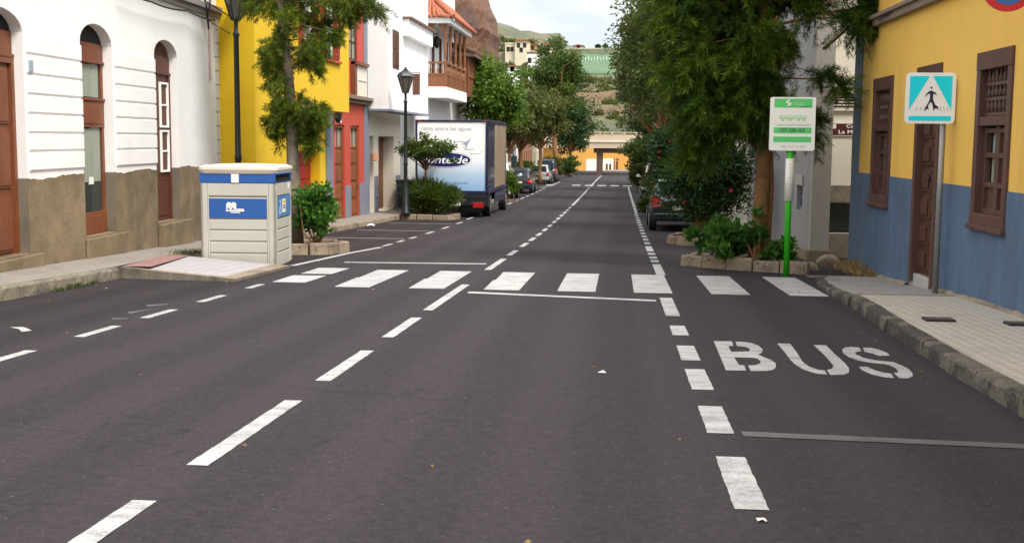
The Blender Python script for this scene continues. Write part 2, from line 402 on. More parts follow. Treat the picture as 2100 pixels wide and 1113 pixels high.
# dashed centre line
m = MB()
for a, b in ((2.6, 3.5), (3.98, 4.9), (5.55, 7.3), (8.05, 9.55), (10.4, 11.95), (12.65, 15.9), (18.6, 21.3), (22.3, 23.9)): dash(m, -2.03, a, b)
y = 25.2
while y < 52: dash(m, -2.03, y, y + 1.5); y += 2.45
dash(m, -2.03, 53, 66); 
while y < 66: y += 2.45
while y < 84: dash(m, -2.03, y, y + 1.6); y += 2.45
dash(m, -2.0, 86.5, 140)
build('centre_line', m, M['line'], ROAD)
m = MB()
for a, b in ((3.0, 4.0), (5.1, 6.1), (6.68, 7.5), (8.1, 9.0), (9.45, 10.3), (11.0, 11.75), (12.6, 14.6)):
    dash(m, .60, a, b, .15)
dash(m, .67, 18.2, 20.6, .14)
y = 21.0
for q in (21.1, 22.1, 23.2): dash(m, .67, q, q + .6, .14)
dash(m, .67, 24.3, 26.2, .14); y = 27.0
while y < 46: dash(m, .68, y, y + .9, .13); y += 1.6
while y < 86: dash(m, .70, y, y + 2.2, .12); y += 2.7
build('bus_bay_line', m, M['line'], ROAD)
m = MB()
for a, b in ((8.0, 9.1), (9.95, 10.75), (11.4, 12.2), (13.0, 13.8), (14.75, 15.35)): dash(m, -4.68, a, b, .10)
for a, b in ((24.6, 25.5), (26.2, 27.0), (27.8, 28.6), (30.2, 31.4), (33, 34.2), (36, 37.2)): dash(m, -4.88, a, b, .10)
y = 39
while y < 82: dash(m, -4.95, y, y + 2.2, .11); y += 3.6
for x0, y0, x1, y1 in ((-5.2, 18.7, -5.05, 22.2), (-5.05, 22.2, -4.85, 24.2), (-6.2, 80, -5.3, 82), (-5.3, 82, -4.9, 88), (-4.9, 88, -4.9, 100)):
    roadpoly(m, [(x0 - .06, y0), (x0 + .06, y0), (x1 + .06, y1), (x1 - .06, y1)])
build('parking_line', m, M['line'], ROAD)
m = MB()
for y0 in (27.6, 31.6, 35.8):
    roadpoly(m, [(-7.0, y0), (-5.0, y0), (-5.0, y0 + .10), (-7.0, y0 + .10)])
m.k = 1
roadpoly(m, [(.72, 6.62), (2.44, 6.50), (2.44, 6.62), (.72, 6.75)])
m.k = 0
build('parking_bay_line', m, [M['line'], M['faint']], ROAD)
m = MB()
for k in range(8):
    x = -4.68 + .98 * k
    for a, b in ((15.2, 16.7), (16.7, 18.2)):
        if k == 0: a, b = a + .5, b + .2
        roadpoly(m, [(x + (.03 if k < 4 else 0), a), (x + .49, a), (x + .49, b), (x, b)])
for k in range(9):
    x = -4.4 + .95 * k - (1.0 if k == 0 else 0)
    if abs(x + 1.9) > .3: roadpoly(m, [(x, 88.3), (x + .62, 88.3), (x + .62, 90.6), (x, 90.6)])
build('crosswalk', m, M['line'], ROAD)
m = MB()
roadpoly(m, [(-1.86, 14.70), (.47, 14.12), (.47, 14.30), (-1.86, 14.90)]); roadpoly(m, [(-4.55, 19.6), (-2.2, 19.82), (-2.2, 20.02), (-4.6, 19.8)])
build('stop_line', m, M['line'], ROAD)
# the word BUS, stencilled: outlines of the stencil pieces on the asphalt
BUS = [
 [(108,90),(278,93),(292,136),(246,139),(272,191),(440,188),(565,185),(555,202),(520,218),(600,250),(300,243),(342,312),(395,318),(410,366),(222,364)],
 [(313,96),(390,98),(470,112),(530,135),(568,170),(566,183),(441,186),(447,165),(410,145),(325,136)],
 [(476,246),(600,251),(650,270),(688,300),(690,335),(665,360),(600,371),(455,370),(428,318),(500,316),(540,300),(548,280),(520,258)],
 [(702,112),(825,116),(895,210),(940,285),(1000,330),(1090,360),(1145,366),(1172,404),(1070,396),(950,358),(870,310),(820,260),(780,203)],
 [(1042,127),(1160,130),(1245,215),(1330,290),(1375,345),(1375,385),(1330,405),(1200,408),(1165,360),(1215,350),(1230,325),(1200,285),(1140,218)],
 [(1505,152),(1580,154),(1660,172),(1730,200),(1757,226),(1650,230),(1600,208),(1520,190)],
 [(1490,183),(1470,152),(1400,145),(1340,150),(1310,170),(1320,205),(1370,240),(1460,272),(1540,288),(1620,299),(1700,306),(1760,320),(1810,345),(1838,375),(1830,385),(1790,388),(1850,440),(1930,438),(1972,420),(1968,390),(1930,350),(1860,315),(1790,288),(1620,270),(1510,248),(1440,215),(1430,195)],
 [(1465,332),(1540,330),(1620,365),(1690,385),(1770,395),(1795,437),(1720,432),(1590,405),(1500,365)]]
m = MB()
for pc in BUS:
    pts = [road(1440 + x / 4.565, 680 + y / 4.565) for x, y in pc]; b = len(m.v)
    m.v += [(p.x, p.y, zr(p.y) + .004) for p in pts]
    for t in tessellate_polygon([[Vector((p.x, p.y, 0)) for p in pts]]): m.f.append(tuple(b + i for i in t)); m.mi.append(0)
build('bus_lettering', m, M['line'], ROAD)
# worn remains of an old arrow in the parking bay
m = MB()
for q in ([(300,626),(345,623),(343,625),(302,629)], [(262,640),(318,633),(300,637),(265,644)], [(20,671),(48,671),(66,678),(45,681),(38,675)], [(228,652),(262,653),(262,655),(232,655)]):
    m.k = 0 if q[0][0] == 20 else 1
    roadpoly(m, [tuple(road(*c))[:2] for c in q])
build('worn_arrow', m, [M['line'], M['faint']], ROAD)

# ---- right pavement
kx = lambda y: lerp(y, [(7, 2.49), (9, 2.50), (11.3, 2.57), (13.4, 2.68), (16.5, 2.74), (17.9, 2.92), (18.3, 3.05)])
offR = lambda y: lerp(y, [(14.0, .13), (17.6, .03)])
def pave(name, xa, xb, y0, y1, off, mat, step=.6, parent=None, label=None, thick=.3):
    m = MB(); ys = frange(y0, y1, step)
    m.grid([[(xa(y) + (xb(y) - xa(y)) * k / 4, y, zr(y) + off(y)) for k in range(5)] for y in ys])
    m.grid([[(xa(y), y, zr(y) + off(y)), (xa(y), y, zr(y) - thick)] for y in ys])
    m.grid([[(xa(ys[0]), ys[0], zr(ys[0]) + off(ys[0])), (xb(ys[0]), ys[0], zr(ys[0]) + off(ys[0]))], [(xa(ys[0]), ys[0], zr(ys[0]) - thick), (xb(ys[0]), ys[0], zr(ys[0]) - thick)]])
    o = build(name, m, mat, parent, fix=False)
    if label: tag(o, label, 'pavement', kind='structure')
    return o
wallx = lambda y: 4.35
PR = pave('pavement', lambda y: kx(y) + .15, wallx, -10, 14.3, offR, M['tileR'], label='beige tiled pavement beside the yellow and blue house')
pave('ramp_section', lambda y: kx(y) + .10, wallx, 14.304, 18.3, offR, M['concrete'], parent=PR)
pave('edge_strip', lambda y: kx(y) + .15, wallx, 14.24, 14.34, lambda y: offR(y) + .004, M['stonetrim'], parent=PR, thick=0)
def kerb(name, x, w, y0, y1, off, mat, parent, seg=1.05, side=1, seed=1):
    r = random.Random(seed); m = MB(); y = y0
    while y < y1 - .1:
        L = min(seg * r.uniform(.8, 1.2), y1 - y); j = r.uniform(-.010, .010); jz = r.uniform(-.008, .006)
        rows = []
        for t in frange(y + .005, y + L - .005, .11):
            h = zr(t) + off(t) + jz; xx = x(t) + j; e = [r.uniform(-.007, .007) for _ in range(8)]
            ed = min(t - y, y + L - t); c = .006 if ed < .05 else 0
            q = [(xx - side*(.01) + side*c, t, zr(t) - .25), (xx + e[0] + side*c, t, zr(t) + .04 * (off(t) > .06)), (xx + side*.008 + e[1] + side*c, t, h - .026 + e[2]),
                 (xx + side*(.028 + e[3]), t, h - .004 - c), (xx + side*.085, t, h + .002 + e[5] * .4 - c), (xx + side*(w - .02), t, h + .004 - c), (xx + side*w, t, h - .01 - c), (xx + side*w, t, zr(t) - .25)]
            rows.append(q)
        m.grid(rows)
        for e in (rows[0], rows[-1]): m.poly(e)
        y += L
    return build(name, m, mat, parent, smooth=False)
kerb('kerb', kx, .15, -10, 18.3, offR, M['kerb'], PR, seed=3, seg=.8)
def cover(name, px, py, w, d, label):
    p = road(px, py, .145); z = zr(p.y) + .146; m = MB()
    m.box(p.x - w/2, p.x + w/2, p.y - d/2, p.y + d/2, z - .02, z + .006)
    t = thing(name, label, 'cover', (p.x, p.y, z)); build('frame', m, M['dark'], t)
    m = MB(); m.box(p.x - w/2 + .02, p.x + w/2 - .02, p.y - d/2 + .02, p.y + d/2 - .02, z, z + .009)
    for k in range(5): m.box(p.x - w/2 + .04, p.x + w/2 - .04, p.y - d/2 + .05 + k * (d - .1) / 5, p.y - d/2 + .07 + k * (d - .1) / 5, z + .009, z + .012)
    build('plate', m, paint('rust_' + name, (.10, .055, .05), .7, .3, 8), t)
cover('utility_cover', 1925, 654, .27, .20, 'small rusty cover plate in the middle of the tiled pavement')
cover('utility_cover', 2095, 663, .27, .20, 'small rusty cover plate close to the blue wall at picture edge')
# ground of the side lane, and the pavement beyond it
pave('lane', lambda y: 2.9, lambda y: 14, 18.304, 24.5, lambda y: lerp(y, [(18.4, .02), (20, -.07), (24, -.02)]), M['rough'], label='rough stone lane between the blue house and the grey house')
pave('pavement', lambda y: 2.75, lambda y: 3.9, 23.5, 150, lambda y: .10, M['concrete'], step=2, label='grey pavement in front of the far right houses')
# ---- left pavement
offL = lambda y: .15
lx = lambda y: lerp(y, [(15.5, -6.82), (16.5, -6.86), (20, -7.25), (30, -7.33), (40, -7.1), (150, -7.2)])
PL = pave('pavement', lambda y: -9.2, lambda y: lx(y) - .12, -8, 150, offL, M['tileL'], step=1.0, label='grey tiled pavement beside the white house')
kerb('kerb', lx, .17, 2, 16.0, offL, M['kerbL'], PL, side=-1, seed=5)
kerb('kerb', lx, .17, 18.7, 95, offL, M['curbstone'], PL, side=-1, seed=6, seg=1.2)
# built-out crossing ramp
m = MB(); zz = lambda x, y: zr(y) + lerp(x, [(-6.9, .152), (-5.15, .035)])
cor = lambda u, v: ((-6.86 + u * 1.72) * (1 - v) + (-7.2 + u * 2.08) * v, (15.85 - u * .2) * (1 - v) + (18.5 - u * .25) * v)
g = [[(*cor(u / 8, v / 6), zz(*cor(u / 8, v / 6))) for u in range(9)] for v in range(7)]
m.grid(g)
RAMP = tag(build('crossing_ramp', m, M['ramp'], fix=False), 'low tiled ramp built out from the left pavement at the crossing', 'ramp', kind='structure')
m = MB()
for e in (g[0], [r[-1] for r in g], g[-1]): m.grid([[(x, y, z) for x, y, z in e], [(x, y, zr(y) - .1) for x, y, z in e]])
build('side', m, M['kerbL'], RAMP, fix=False)
m = MB(); m.grid([[(x, y, z + .004) for (x, y, z) in r[7:]] for r in g]); m.grid([[(x, y + .0, z + .004) for (x, y, z) in ( (p[0], p[1] + dy, p[2]) for p in g[0])] for dy in (0, .14)])
build('edge_band', m, M['curbstone'], RAMP, fix=False)
m = MB(); m.poly([(x, y, zr(y) + .158) for x, y in ((-6.84, 16.0), (-6.45, 16.0), (-6.80, 18.45), (-7.2, 18.45))])
m.v = [(x, y, max(z, zz(x, y) + .006)) for x, y, z in m.v]
build('red_strip', m, M['tilered'], RAMP, fix=False)

# ================================================================ helpers for buildings
def rect(s0, s1, z0, z1): return [(s0, z0), (s1, z0), (s1, z1), (s0, z1)]
def arch(s0, s1, z0, zs, za, n=12):
    c = (s0 + s1) / 2; r = (s1 - s0) / 2
    return [(s0, z0), (s1, z0), (s1, zs)] + [(c + r * math.cos(math.pi * i / n), zs + (za - zs) * math.sin(math.pi * i / n)) for i in range(1, n)] + [(s0, zs)]
def window(parent, fr, s0, s1, z0, z1, n, fmat, cols=2, rows=2, fw=.06, glass=None, name='window', mun=.03):
    m = MB(fr); d = .06
    m.bar(s0, s1, z0, z0 + fw, n - d, n); m.bar(s0, s1, z1 - fw, z1, n - d, n)
    m.bar(s0, s0 + fw, z0 + fw, z1 - fw, n - d, n); m.bar(s1 - fw, s1, z0 + fw, z1 - fw, n - d, n)
    for k in range(1, cols): s = s0 + (s1 - s0) * k / cols; m.bar(s - mun/2, s + mun/2, z0 + fw, z1 - fw, n - d, n - .008)
    for k in range(1, rows): z = z0 + (z1 - z0) * k / rows; m.bar(s0 + fw, s1 - fw, z - mun/2, z + mun/2, n - d, n - .012)
    w = build(name, m, fmat, parent)
    p = MB(fr); p.bar(s0 + fw * .8, s1 - fw * .8, z0 + fw * .8, z1 - fw * .8, n - .055, n - .04)
    build('pane', p, glass or M['glass'], w); return w
def door(parent, fr, s0, s1, z0, z1, n, mat, cols=2, rows=4, fw=.07, glass_top=0.0, handle=True, fmat=None, name='door'):
    m = MB(fr)
    m.bar(s0, s0 + fw, z0, z1, n - .08, n + .02); m.bar(s1 - fw, s1, z0, z1, n - .08, n + .02); m.bar(s0 + fw, s1 - fw, z1 - fw, z1, n - .08, n + .02)
    f = build('door_frame', m, fmat or mat, parent)
    a, b, c, d = s0 + fw, s1 - fw, z0, z1 - fw
    zt = d - (d - c) * glass_top
    m = MB(fr); m.bar(a, b, c, zt, n - .07, n - .03)
    gw, gh = (b - a) / cols, (zt - c) / rows
    for i in range(cols):
        for j in range(rows):
            x0, x1, y0, y1 = a + gw * i + .05, a + gw * (i + 1) - .05, c + gh * j + .05, c + gh * (j + 1) - .05
            if x1 > x0 and y1 > y0:
                m.bar(x0, x1, y0, y1, n - .03, n - .012); m.bar(x0 + .035, x1 - .035, y0 + .035, y1 - .035, n - .012, n)
    dr = build(name, m, mat, parent, bevel=.006)
    if glass_top:
        m = MB(fr); m.bar(a, b, zt, zt + .06, n - .07, n - .01); m.bar((a + b)/2 - .02, (a + b)/2 + .02, zt + .06, d, n - .06, n - .02); t = build('transom', m, mat, parent)
        m = MB(fr); m.bar(a, b, zt + .06, d, n - .06, n - .05); build('pane', m, M['curtain'], t)
    if handle:
        m = MB(fr); z = c + 1.0; s = a + (b - a) * .45 if cols == 2 else b - .1
        m.tube([(s, n - .02, z), (s, n + .05, z)], .018, 8); m.tube([(s - .06, n + .05, z), (s + .06, n + .05, z)], .012, 6); build('handle', m, plain('brass', (.5, .33, .12), .3, .9), dr)
    return dr
def flatroof(parent, fr, s0, s1, d0, d1, z, mat, name='roof'):
    m = MB(fr); m.bar(s0, s1, z - .2, z, -d1, -d0); return build(name, m, mat, parent)
def bodybox(parent, fr, s0, s1, z0, z1, n0, n1, mat, name='side_wall'):
    m = MB(fr); m.bar(s0, s1, z0, z1, n0, n1); return build(name, m, mat, parent)

# ================================================================ white house, left foreground
W = Fr(-8.0, 16, -.035, 1, 1, 0)
sE = W.px(446, 150)[0]; S0 = -13.0; ZB = -1.2; ZTOP = 4.2
t = thing('white_house', 'white house with grooved walls, arched brown doorways and stained brown base', 'house', W.pt((sE + S0) / 2, -3, 0))
dep = .17
o2 = (W.px(164, 100)[0], W.px(229, 100)[0]); zs2 = W.px(229, 97)[1]; za2 = W.px(194, 49)[1]; zb2 = W.px(178, 489)[1]
o3 = (W.px(316, 122)[0], W.px(363, 121)[0]); zs3 = W.px(363, 120)[1]; za3 = W.px(337, 82)[1]; zb3 = W.px(329, 458)[1]
e1 = W.px(46, 80)[0]; o1 = (e1 - 1.35, e1); zs1 = W.px(46, 66)[1]; za1 = W.px(2, 14)[1]; zb1 = W.px(52, 523)[1]
m = MB(W); m.wall(rect(S0, sE, ZB, ZTOP), [arch(*o1, zb1, zs1, za1), arch(*o2, zb2, zs2, za2), arch(*o3, zb3, zs3, za3)], dep)
m.bar(S0, sE, ZB, ZTOP, -7.5, -7.2); m.bar(sE - .29, sE - .005, ZB, ZTOP, -7.2, -.302)
build('wall', m, M['white'], t)
flatroof(t, W, S0, sE, .0, 7.5, ZTOP + .2, M['concrete'])
zd = W.px(100, 358)[1]; zd2 = W.px(405, 345)[1]; zd = (zd + zd2) / 2
m = MB(W)
for a, b in ((S0, o1[0]), (o1[1], o2[0]), (o2[1], o3[0]), (o3[1], sE)):
    n_ = max(3, int((b - a) / .09)); ph = rnd.uniform(0, 6)
    top = [(b - (b - a) * i / n_, zd + .022 * math.sin(i * .31 + ph) + rnd.uniform(-.012, .012)) for i in range(n_ + 1)]
    m.prism([(a, ZB), (b, ZB)] + top, .0, .010)
for a, b, zb in ((*o1, zb1), (*o2, zb2), (*o3, zb3)): m.bar(a, b, ZB, zb, .0, .012)
build('dado', m, M['dado'], t)
for (a, b), zb in ((o1, zb1), (o2, zb2), (o3, zb3)):
    for c in (a + .001, b - .008):
        m = MB(W); m.bar(c, c + .007, zb, zd, -dep, .004); build('jamb_stain', m, M['reveal_dado'], t)
# courses between grooves
m = MB(W); ys = (140, 220, 303, 385, 465, 545, 622, 705); zc = [W.px(45, y / 1.988)[1] for y in ys]
def courses(a, b, zs_):
    for z1, z0 in zip(zs_, zs_[1:]):
        m.prism_ = None
        rows = []
        for s in (a, b): rows.append([(s, .0, z0 + .006), (s, .022, z0 + .028), (s, .026, z0 + .036), (s, .026, z1 - .012), (s, .018, z1 - .004), (s, .0, z1 - .002)])
        m.grid(rows); m.poly(rows[0]); m.poly(rows[1])
courses(o1[1] + .06, o2[0] - .01, zc); courses(o2[1] + .06, o3[0] - .01, zc)
courses(S0, o1[0] - .01, zc)
for (a, b) in ((S0, o1[0] - .01), (o1[1] + .06, o2[0] - .01), (o2[1] + .06, o3[0] - .01)): pass
build('grooved_courses', m, M['white'], t)
m = MB(W); qs = [W.px(430, y / 1.988)[1] for y in range(60, 690, 57)]
for z1, z0 in zip(qs, qs[1:]): m.bar(sE - .20, sE + .03, z0 + .02, z1, -.5, .03)
build('corner_quoins', m, M['whitegrey'], t, bevel=.008)
m = MB(W); zco = W.px(417, 30)[1]; m.bar(S0, sE + .05, zco, zco + .10, 0, .06); m.bar(S0, sE + .10, zco + .10, zco + .22, 0, .12)
build('cornice', m, M['concrete'], t, bevel=.01)
# arch bands
m = MB(W)
n = -dep
def fill(o, zb, zs, za, split):
    pass
# shop doorway with panes (middle arch)
a, b = o2; zz_ = lambda y: W.px(205, y, -dep)[1]
def part(name, mat, s0, s1, z0, z1, n0, n1, bev=.005, par=None):
    m = MB(W); m.bar(s0, s1, z0, z1, n0, n1); return build(name, m, mat, par or t, bevel=bev)
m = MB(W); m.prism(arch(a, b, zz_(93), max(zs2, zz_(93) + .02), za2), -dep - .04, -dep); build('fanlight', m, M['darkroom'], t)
m = MB(W); za_ = [zz_(y) for y in (93, 128, 133, 203, 208, 262, 433, 489)]
m.bar(a, b, za_[1], za_[0], -dep - .05, -dep + .02); m.bar(a, b, za_[2], za_[1], -dep - .05, -dep + .045)
m.bar(a, b, za_[4], za_[3], -dep - .05, -dep + .045); m.bar(a, b, za_[5], za_[4], -dep - .05, -dep + .02)
m.bar(a + .1, b - .1, za_[5] + .06, za_[4] - .05, -dep + .02, -dep + .032)
m.bar(a, b, za_[7], za_[6], -dep - .05, -dep + .02); m.bar(a + .08, b - .08, za_[7] + .06, za_[6] - .05, -dep + .02, -dep + .035)
for s0, s1 in ((a, a + .09), (b - .09, b)): m.bar(s0, s1, za_[7], za_[1], -dep - .05, -dep + .012)
build('shop_door_frame', m, M['brownlight'], t, bevel=.006)
for z0, z1 in ((za_[3], za_[2]), (za_[6], za_[5])):
    p = part('door_pane', M['glass'], a + .09, b - .09, z0, z1, -dep - .04, -dep - .02, 0)
    part('curtain', M['curtain'], a + .09 + (b - a) * .22, b - .14, z0 + (0.02 if z1 - z0 < 1 else (z1 - z0) * .36), z1 - .02, -dep - .019, -dep - .012, 0, p)
q0 = W.px(187, 371, -dep)
part('notice', M['sticker'], q0[0] - .05, q0[0] + .12, q0[1] - .055, q0[1] + .06, -dep - .019, -dep - .008, 0)
# narrow door (third arch)
a, b = o3; zz_ = lambda y: W.px(345, y, -dep)[1]
m = MB(W); m.prism(arch(a, b, zz_(120), max(zs3, zz_(120) + .02), za3), -dep - .04, -dep); build('fanlight', m, M['brown'], t)
m = MB(W); m.bar(a, b, zz_(151), zz_(120), -dep - .05, -dep + .02); m.bar(a, b, zz_(156), zz_(151), -dep - .05, -dep + .045)
m.bar(a, b, zb3, zz_(156), -dep - .05, -dep); m.bar(a + .1, b - .25, zb3 + .1, zz_(372), -dep, -dep + .015)
for s0, s1 in ((a, a + .08), (b - .08, b)): m.bar(s0, s1, zb3, zz_(156), -dep, -dep + .03)
build('narrow_door', m, M['brown'], t, bevel=.006)
sa, sb = W.px(327, 250, -dep)[0], W.px(342, 250, -dep)[0]
for y0, y1 in ((171, 262), (267, 352)):
    window(t, W, sa, sb + .03, zz_(y1), zz_(y0), -dep + .035, M['signwhite'], 1, 2, .035, M['curtain'] if y0 > 200 else M['glass'])
# big panelled door at the picture's left edge
a, b = o1; zz_ = lambda y: W.px(26, y, -dep)[1]
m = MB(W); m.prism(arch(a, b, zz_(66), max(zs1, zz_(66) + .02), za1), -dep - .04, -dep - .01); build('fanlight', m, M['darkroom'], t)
m = MB(W); m.bar(a, b, zz_(112), zz_(66), -dep - .05, -dep + .02); m.bar(a, b, zz_(119), zz_(112), -dep - .05, -dep + .05); build('transom_board', m, M['brownlight'], t, bevel=.006)
door(t, W, a, b, zb1, zz_(119), -dep + .02, M['brownlight'], 2, 3, .08)
# stone steps
for (a, b), z in ((o1, zb1), (o2, zb2), (o3, zb3)):
    m = MB(W); m.bar(a + .01, b - .01, z - .1, z + .012, -dep - .03, .0115); build('door_sill', m, M['dado'], t)
    m = MB(W); m.bar(a - .05, b + .35, ZB, z - .005, .012, .06 if b < 3 else .14); build('door_step', m, M['dado'], t, bevel=.02)
s_, z_ = W.px(58, 136); part('number_plaque', plain('plaque_blue', (.30, .38, .44), .4), s_ - .05, s_ + .06, z_ - .08, z_ + .08, .026, .045)
m = MB(W); s_, z_ = W.px(426, 30); z2 = W.px(426, 165)[1]; m.tube([(s_, .03, z_), (s_, .03, (z_ + z2) / 2), (s_ + .01, .03, z2)], .02, 6); build('conduit', m, plain('pink_conduit', (.55, .42, .38), .6), t)

# ================================================================ yellow house with jetty
XL = -8.2
L = Fr(XL, 0, 0, 1, 1, 0)
yA = W.pt(sE, 0, 0)[1] + .02; yB = L.px(665, 320)[0]; JX = -7.52; J = Fr(JX, 0, 0, 1, 1, 0)
zj = J.px(716, 231)[1]; yJ1 = J.px(716, 231)[0]; yJ0 = J.px(522, 150)[0]; yB = yJ1
GZ = lambda y: zr(y) + .15
t = thing('yellow_house', 'saffron yellow house with overhanging upper floor and red shutters', 'house', (XL - 3, (yA + yB) / 2, GZ(29)))
d1 = L.px(656, 320)[0]; d0 = d1 - 3.2; zdt = L.px(645, 309)[1]
m = MB(L); m.wall(rect(yA, yB - .005, GZ(yB) - .6, zj + .1), [rect(d0, d1, GZ(d0) - .08, zdt)], .45); build('wall', m, M['yellowL'], t)
m = MB(J); m.bar(yJ0, 27.0, GZ(27) - .6, zj, -.75, 0); build('lower_bay', m, M['yellowL'], t)
w0, w1 = J.px(612, 90)[0], J.px(695, 125)[0]; wz0 = J.px(695, 127)[1]; wz1 = wz0 + 1.9; wm = J.px(655, 60)[0]
m = MB(J); m.wall(rect(yJ0, yJ1, zj, 5.6), [rect(w0, wm - .12, wz0, wz1), rect(wm + .12, w1, wz0, wz1)], .12, XL * -1 + JX + .2); build('upper_wall', m, M['yellowL'], t)
m = MB(J); m.bar(27.01, yJ1 - .003, zj - .004, zj + .02, -.9, -.002); build('jetty_soffit', m, M['yellowL'], t)
flatroof(t, L, yA, yB, -.7, 7, 5.8, M['concrete'])
bodybox(t, L, yB - .3, yB - .01, GZ(yB) - .5, 5.6, -7, -.5, M['yellowL'])
m = MB(L); m.bar(d0, d1, GZ(d0) - .08, zdt, -.32, -.28)
for k in range(7): z = GZ(d1) + .1 + k * .38; m.bar(d0 + .05, d1 - .05, z, z + .34, -.28, -.25)
build('garage_door', m, M['reddoor'], t)
for a, b in ((w0, wm - .12), (wm + .12, w1)):
    w = window(t, J, a + (b-a)*.25, b - (b-a)*.25, wz0 + .05, wz1, -.05, M['signwhite'], 2, 3, .05, M['curtain'])
    for s0, s1 in ((a, a + (b - a) * .25), (b - (b - a) * .25, b)):
        m = MB(J); m.bar(s0 + .01, s1 - .01, wz0 + .04, wz1, -.04, .03)
        for k in range(14): z = wz0 + .12 + k * .125; m.bar(s0 + .06, s1 - .06, z, z + .09, .03, .045)
        build('shutter', m, M['reddoor'], t)
m = MB(J); m.bar(w0 - .08, w1 + .08, wz0 - .07, wz0, -.1, .07); build('sill', m, M['red'], t)

# ================================================================ red house
yC = L.px(756, 300)[0]
t = thing('red_house', 'narrow red house with slate blue edges and two brown doors', 'house', (XL - 3, (yB + yC) / 2, GZ(36)))
pa, pb = L.px(681, 300)[0], L.px(746, 300)[0]
D1 = (L.px(687, 330)[0], L.px(707, 330)[0]); D2 = (L.px(719, 330)[0], L.px(737, 330)[0])
zt1 = L.px(697, 256)[1]; zt2 = L.px(728, 258)[1]; zcn = L.px(735, 214)[1]
uw = (L.px(716, 90)[0], L.px(733, 90)[0]); uz0 = L.px(725, 126)[1]; uz1 = uz0 + 1.8
m = MB(L); m.wall(rect(yB, yC, GZ(yC) - .5, 5.6), [rect(*D1, GZ(D1[0]) - .03, zt1), rect(*D2, GZ(D2[0]) - .03, zt2), rect(*uw, uz0, uz1)], .16); build('wall', m, M['red'], t)
m = MB(L); m.bar(yB + .002, pa, GZ(yB) - .3, zcn, .002, .03); m.bar(pb, yC - .002, GZ(yC) - .3, 5.5, .002, .03)
zsl = L.px(712, 381)[1]; m.bar(D1[1] + .02, D2[0] - .02, GZ(35) - .3, zsl, .002, .02); m.bar(D2[1] + .02, pb, GZ(37) - .3, L.px(742, 375)[1], .002, .02)
build('slate_trim', m, M['slate'], t)
for d, z in ((D1, zt1), (D2, zt2)): door(t, L, *d, GZ(d[0]) - .02, z, -.06, M['orangewood'], 1, 4, .09, .22)
zc1 = L.px(735, 199)[1]
m = MB(L); m.bar(yB + .01, yC + .06, zcn, zcn + (zc1 - zcn) * .5, 0, .12); m.bar(yB + .01, yC + .12, zcn + (zc1 - zcn) * .5, zc1, 0, .22); build('cornice', m, M['stonetrim'], t, bevel=.015)
zb0, zb1_ = zc1, L.px(735, 131)[1]; b0, b1 = L.px(719, 160)[0], L.px(745, 160)[0]
m = MB(L); m.bar(b0, b0 + .3, zb0, zb1_, .01, .14); m.bar(b0, b1, zb1_ - .08, zb1_ + .02, .0, .2); build('balcony_post', m, M['brownlight'], t)
m = MB(L); m.bar(b0 + .3, b1, zb0 + .02, zb1_ - .08, .01, .12); m.bar(b0 + .5, b1 - .1, (zb0 + zb1_) / 2 - .03, (zb0 + zb1_) / 2 + .03, .12, .14); build('balcony_panel', m, M['cream'], t)
window(t, L, *uw, uz0, uz1, -.04, M['brown'], 2, 3, .09, M['curtain'])
s_, z_ = L.px(697, 242); m = MB(L); m.bar(s_ - .1, s_ + .1, z_ - .14, z_ + .14, 0, .03); build('number_plate', m, M['sticker'], t)
s_, z_ = L.px(680, 238); m = MB(L); m.lathe((s_ + .12, .16, z_ - .2), [(.04, 0), (.1, .1), (.12, .3), (.03, .42)], 8); m.bar(s_ + .1, s_ + .14, z_, z_ + .05, 0, .16); build('wall_lamp', m, M['metaldk'], t)
flatroof(t, L, yB, yC, 0, 7, 5.8, M['concrete']); bodybox(t, L, yC - .3, yC - .01, GZ(yC) - .5, 5.6, -7, -.35, M['red'])

# ================================================================ white house with overhang
yD = 44.6; OX = JX + .02; O = Fr(OX, 0, 0, 1, 1, 0)
yO0 = O.px(796, 150)[0]; zo = O.px(800, 224)[1]
t = thing('white_house', 'plain white house with overhanging upper floor and brown garage door', 'house', (XL - 3, (yC + yD) / 2, GZ(42)))
g0, g1 = L.px(776, 340)[0], L.px(811, 340)[0] - .35; gz = L.px(790, 280)[1]
n0, n1 = L.px(757, 340)[0] + .02, L.px(766, 340)[0]; nz = L.px(762, 279)[1]
m = MB(L); m.wall(rect(yC, yD, GZ(yD) - .5, zo + .1), [rect(n0, n1, GZ(n0) - .02, nz), rect(g0, g1, GZ(g0) - .02, gz)], .5); build('wall', m, M['cream'], t)
h0, h1 = O.px(805, 100)[0], O.px(819, 100)[0]; hz0, hz1 = O.px(812, 143)[1], O.px(812, 63)[1]
m = MB(O); m.wall(rect(yO0, yD + 2.2, zo, 6.6), [rect(h0, h1, hz0, hz1)], .15, -XL + OX + .2); build('upper_wall', m, M['white'], t)
m = MB(O); m.bar(yO0 - .06, yD + 2.2, zo - .07, zo - .002, -.75, .05); build('overhang_slab', m, M['slate'], t)
m = MB(L); m.bar(g0, g1, GZ(g0) - .02, gz, -.42, -.4)
for k in range(30): m.bar(g0, g1, GZ(g0) + k * .1, GZ(g0) + k * .1 + .07, -.4, -.385)
build('roller_door', m, M['brownwall'], t)
door(t, L, n0, n1, GZ(n0) - .02, nz, -.3, M['brown'], 1, 3, .05, handle=False)
for s0, s1 in ((h0, (h0 + h1) / 2), ((h0 + h1) / 2, h1)):
    m = MB(O); m.bar(s0 + .01, s1 - .01, hz0, hz1, -.05, -.01); m.bar(s0 + .08, s1 - .08, hz0 + .12, hz0 + (hz1-hz0)*.45, -.01, .01); m.bar(s0 + .08, s1 - .08, hz0 + (hz1-hz0)*.53, hz1 - .12, -.01, .01); build('shutter', m, M['brown'], t)
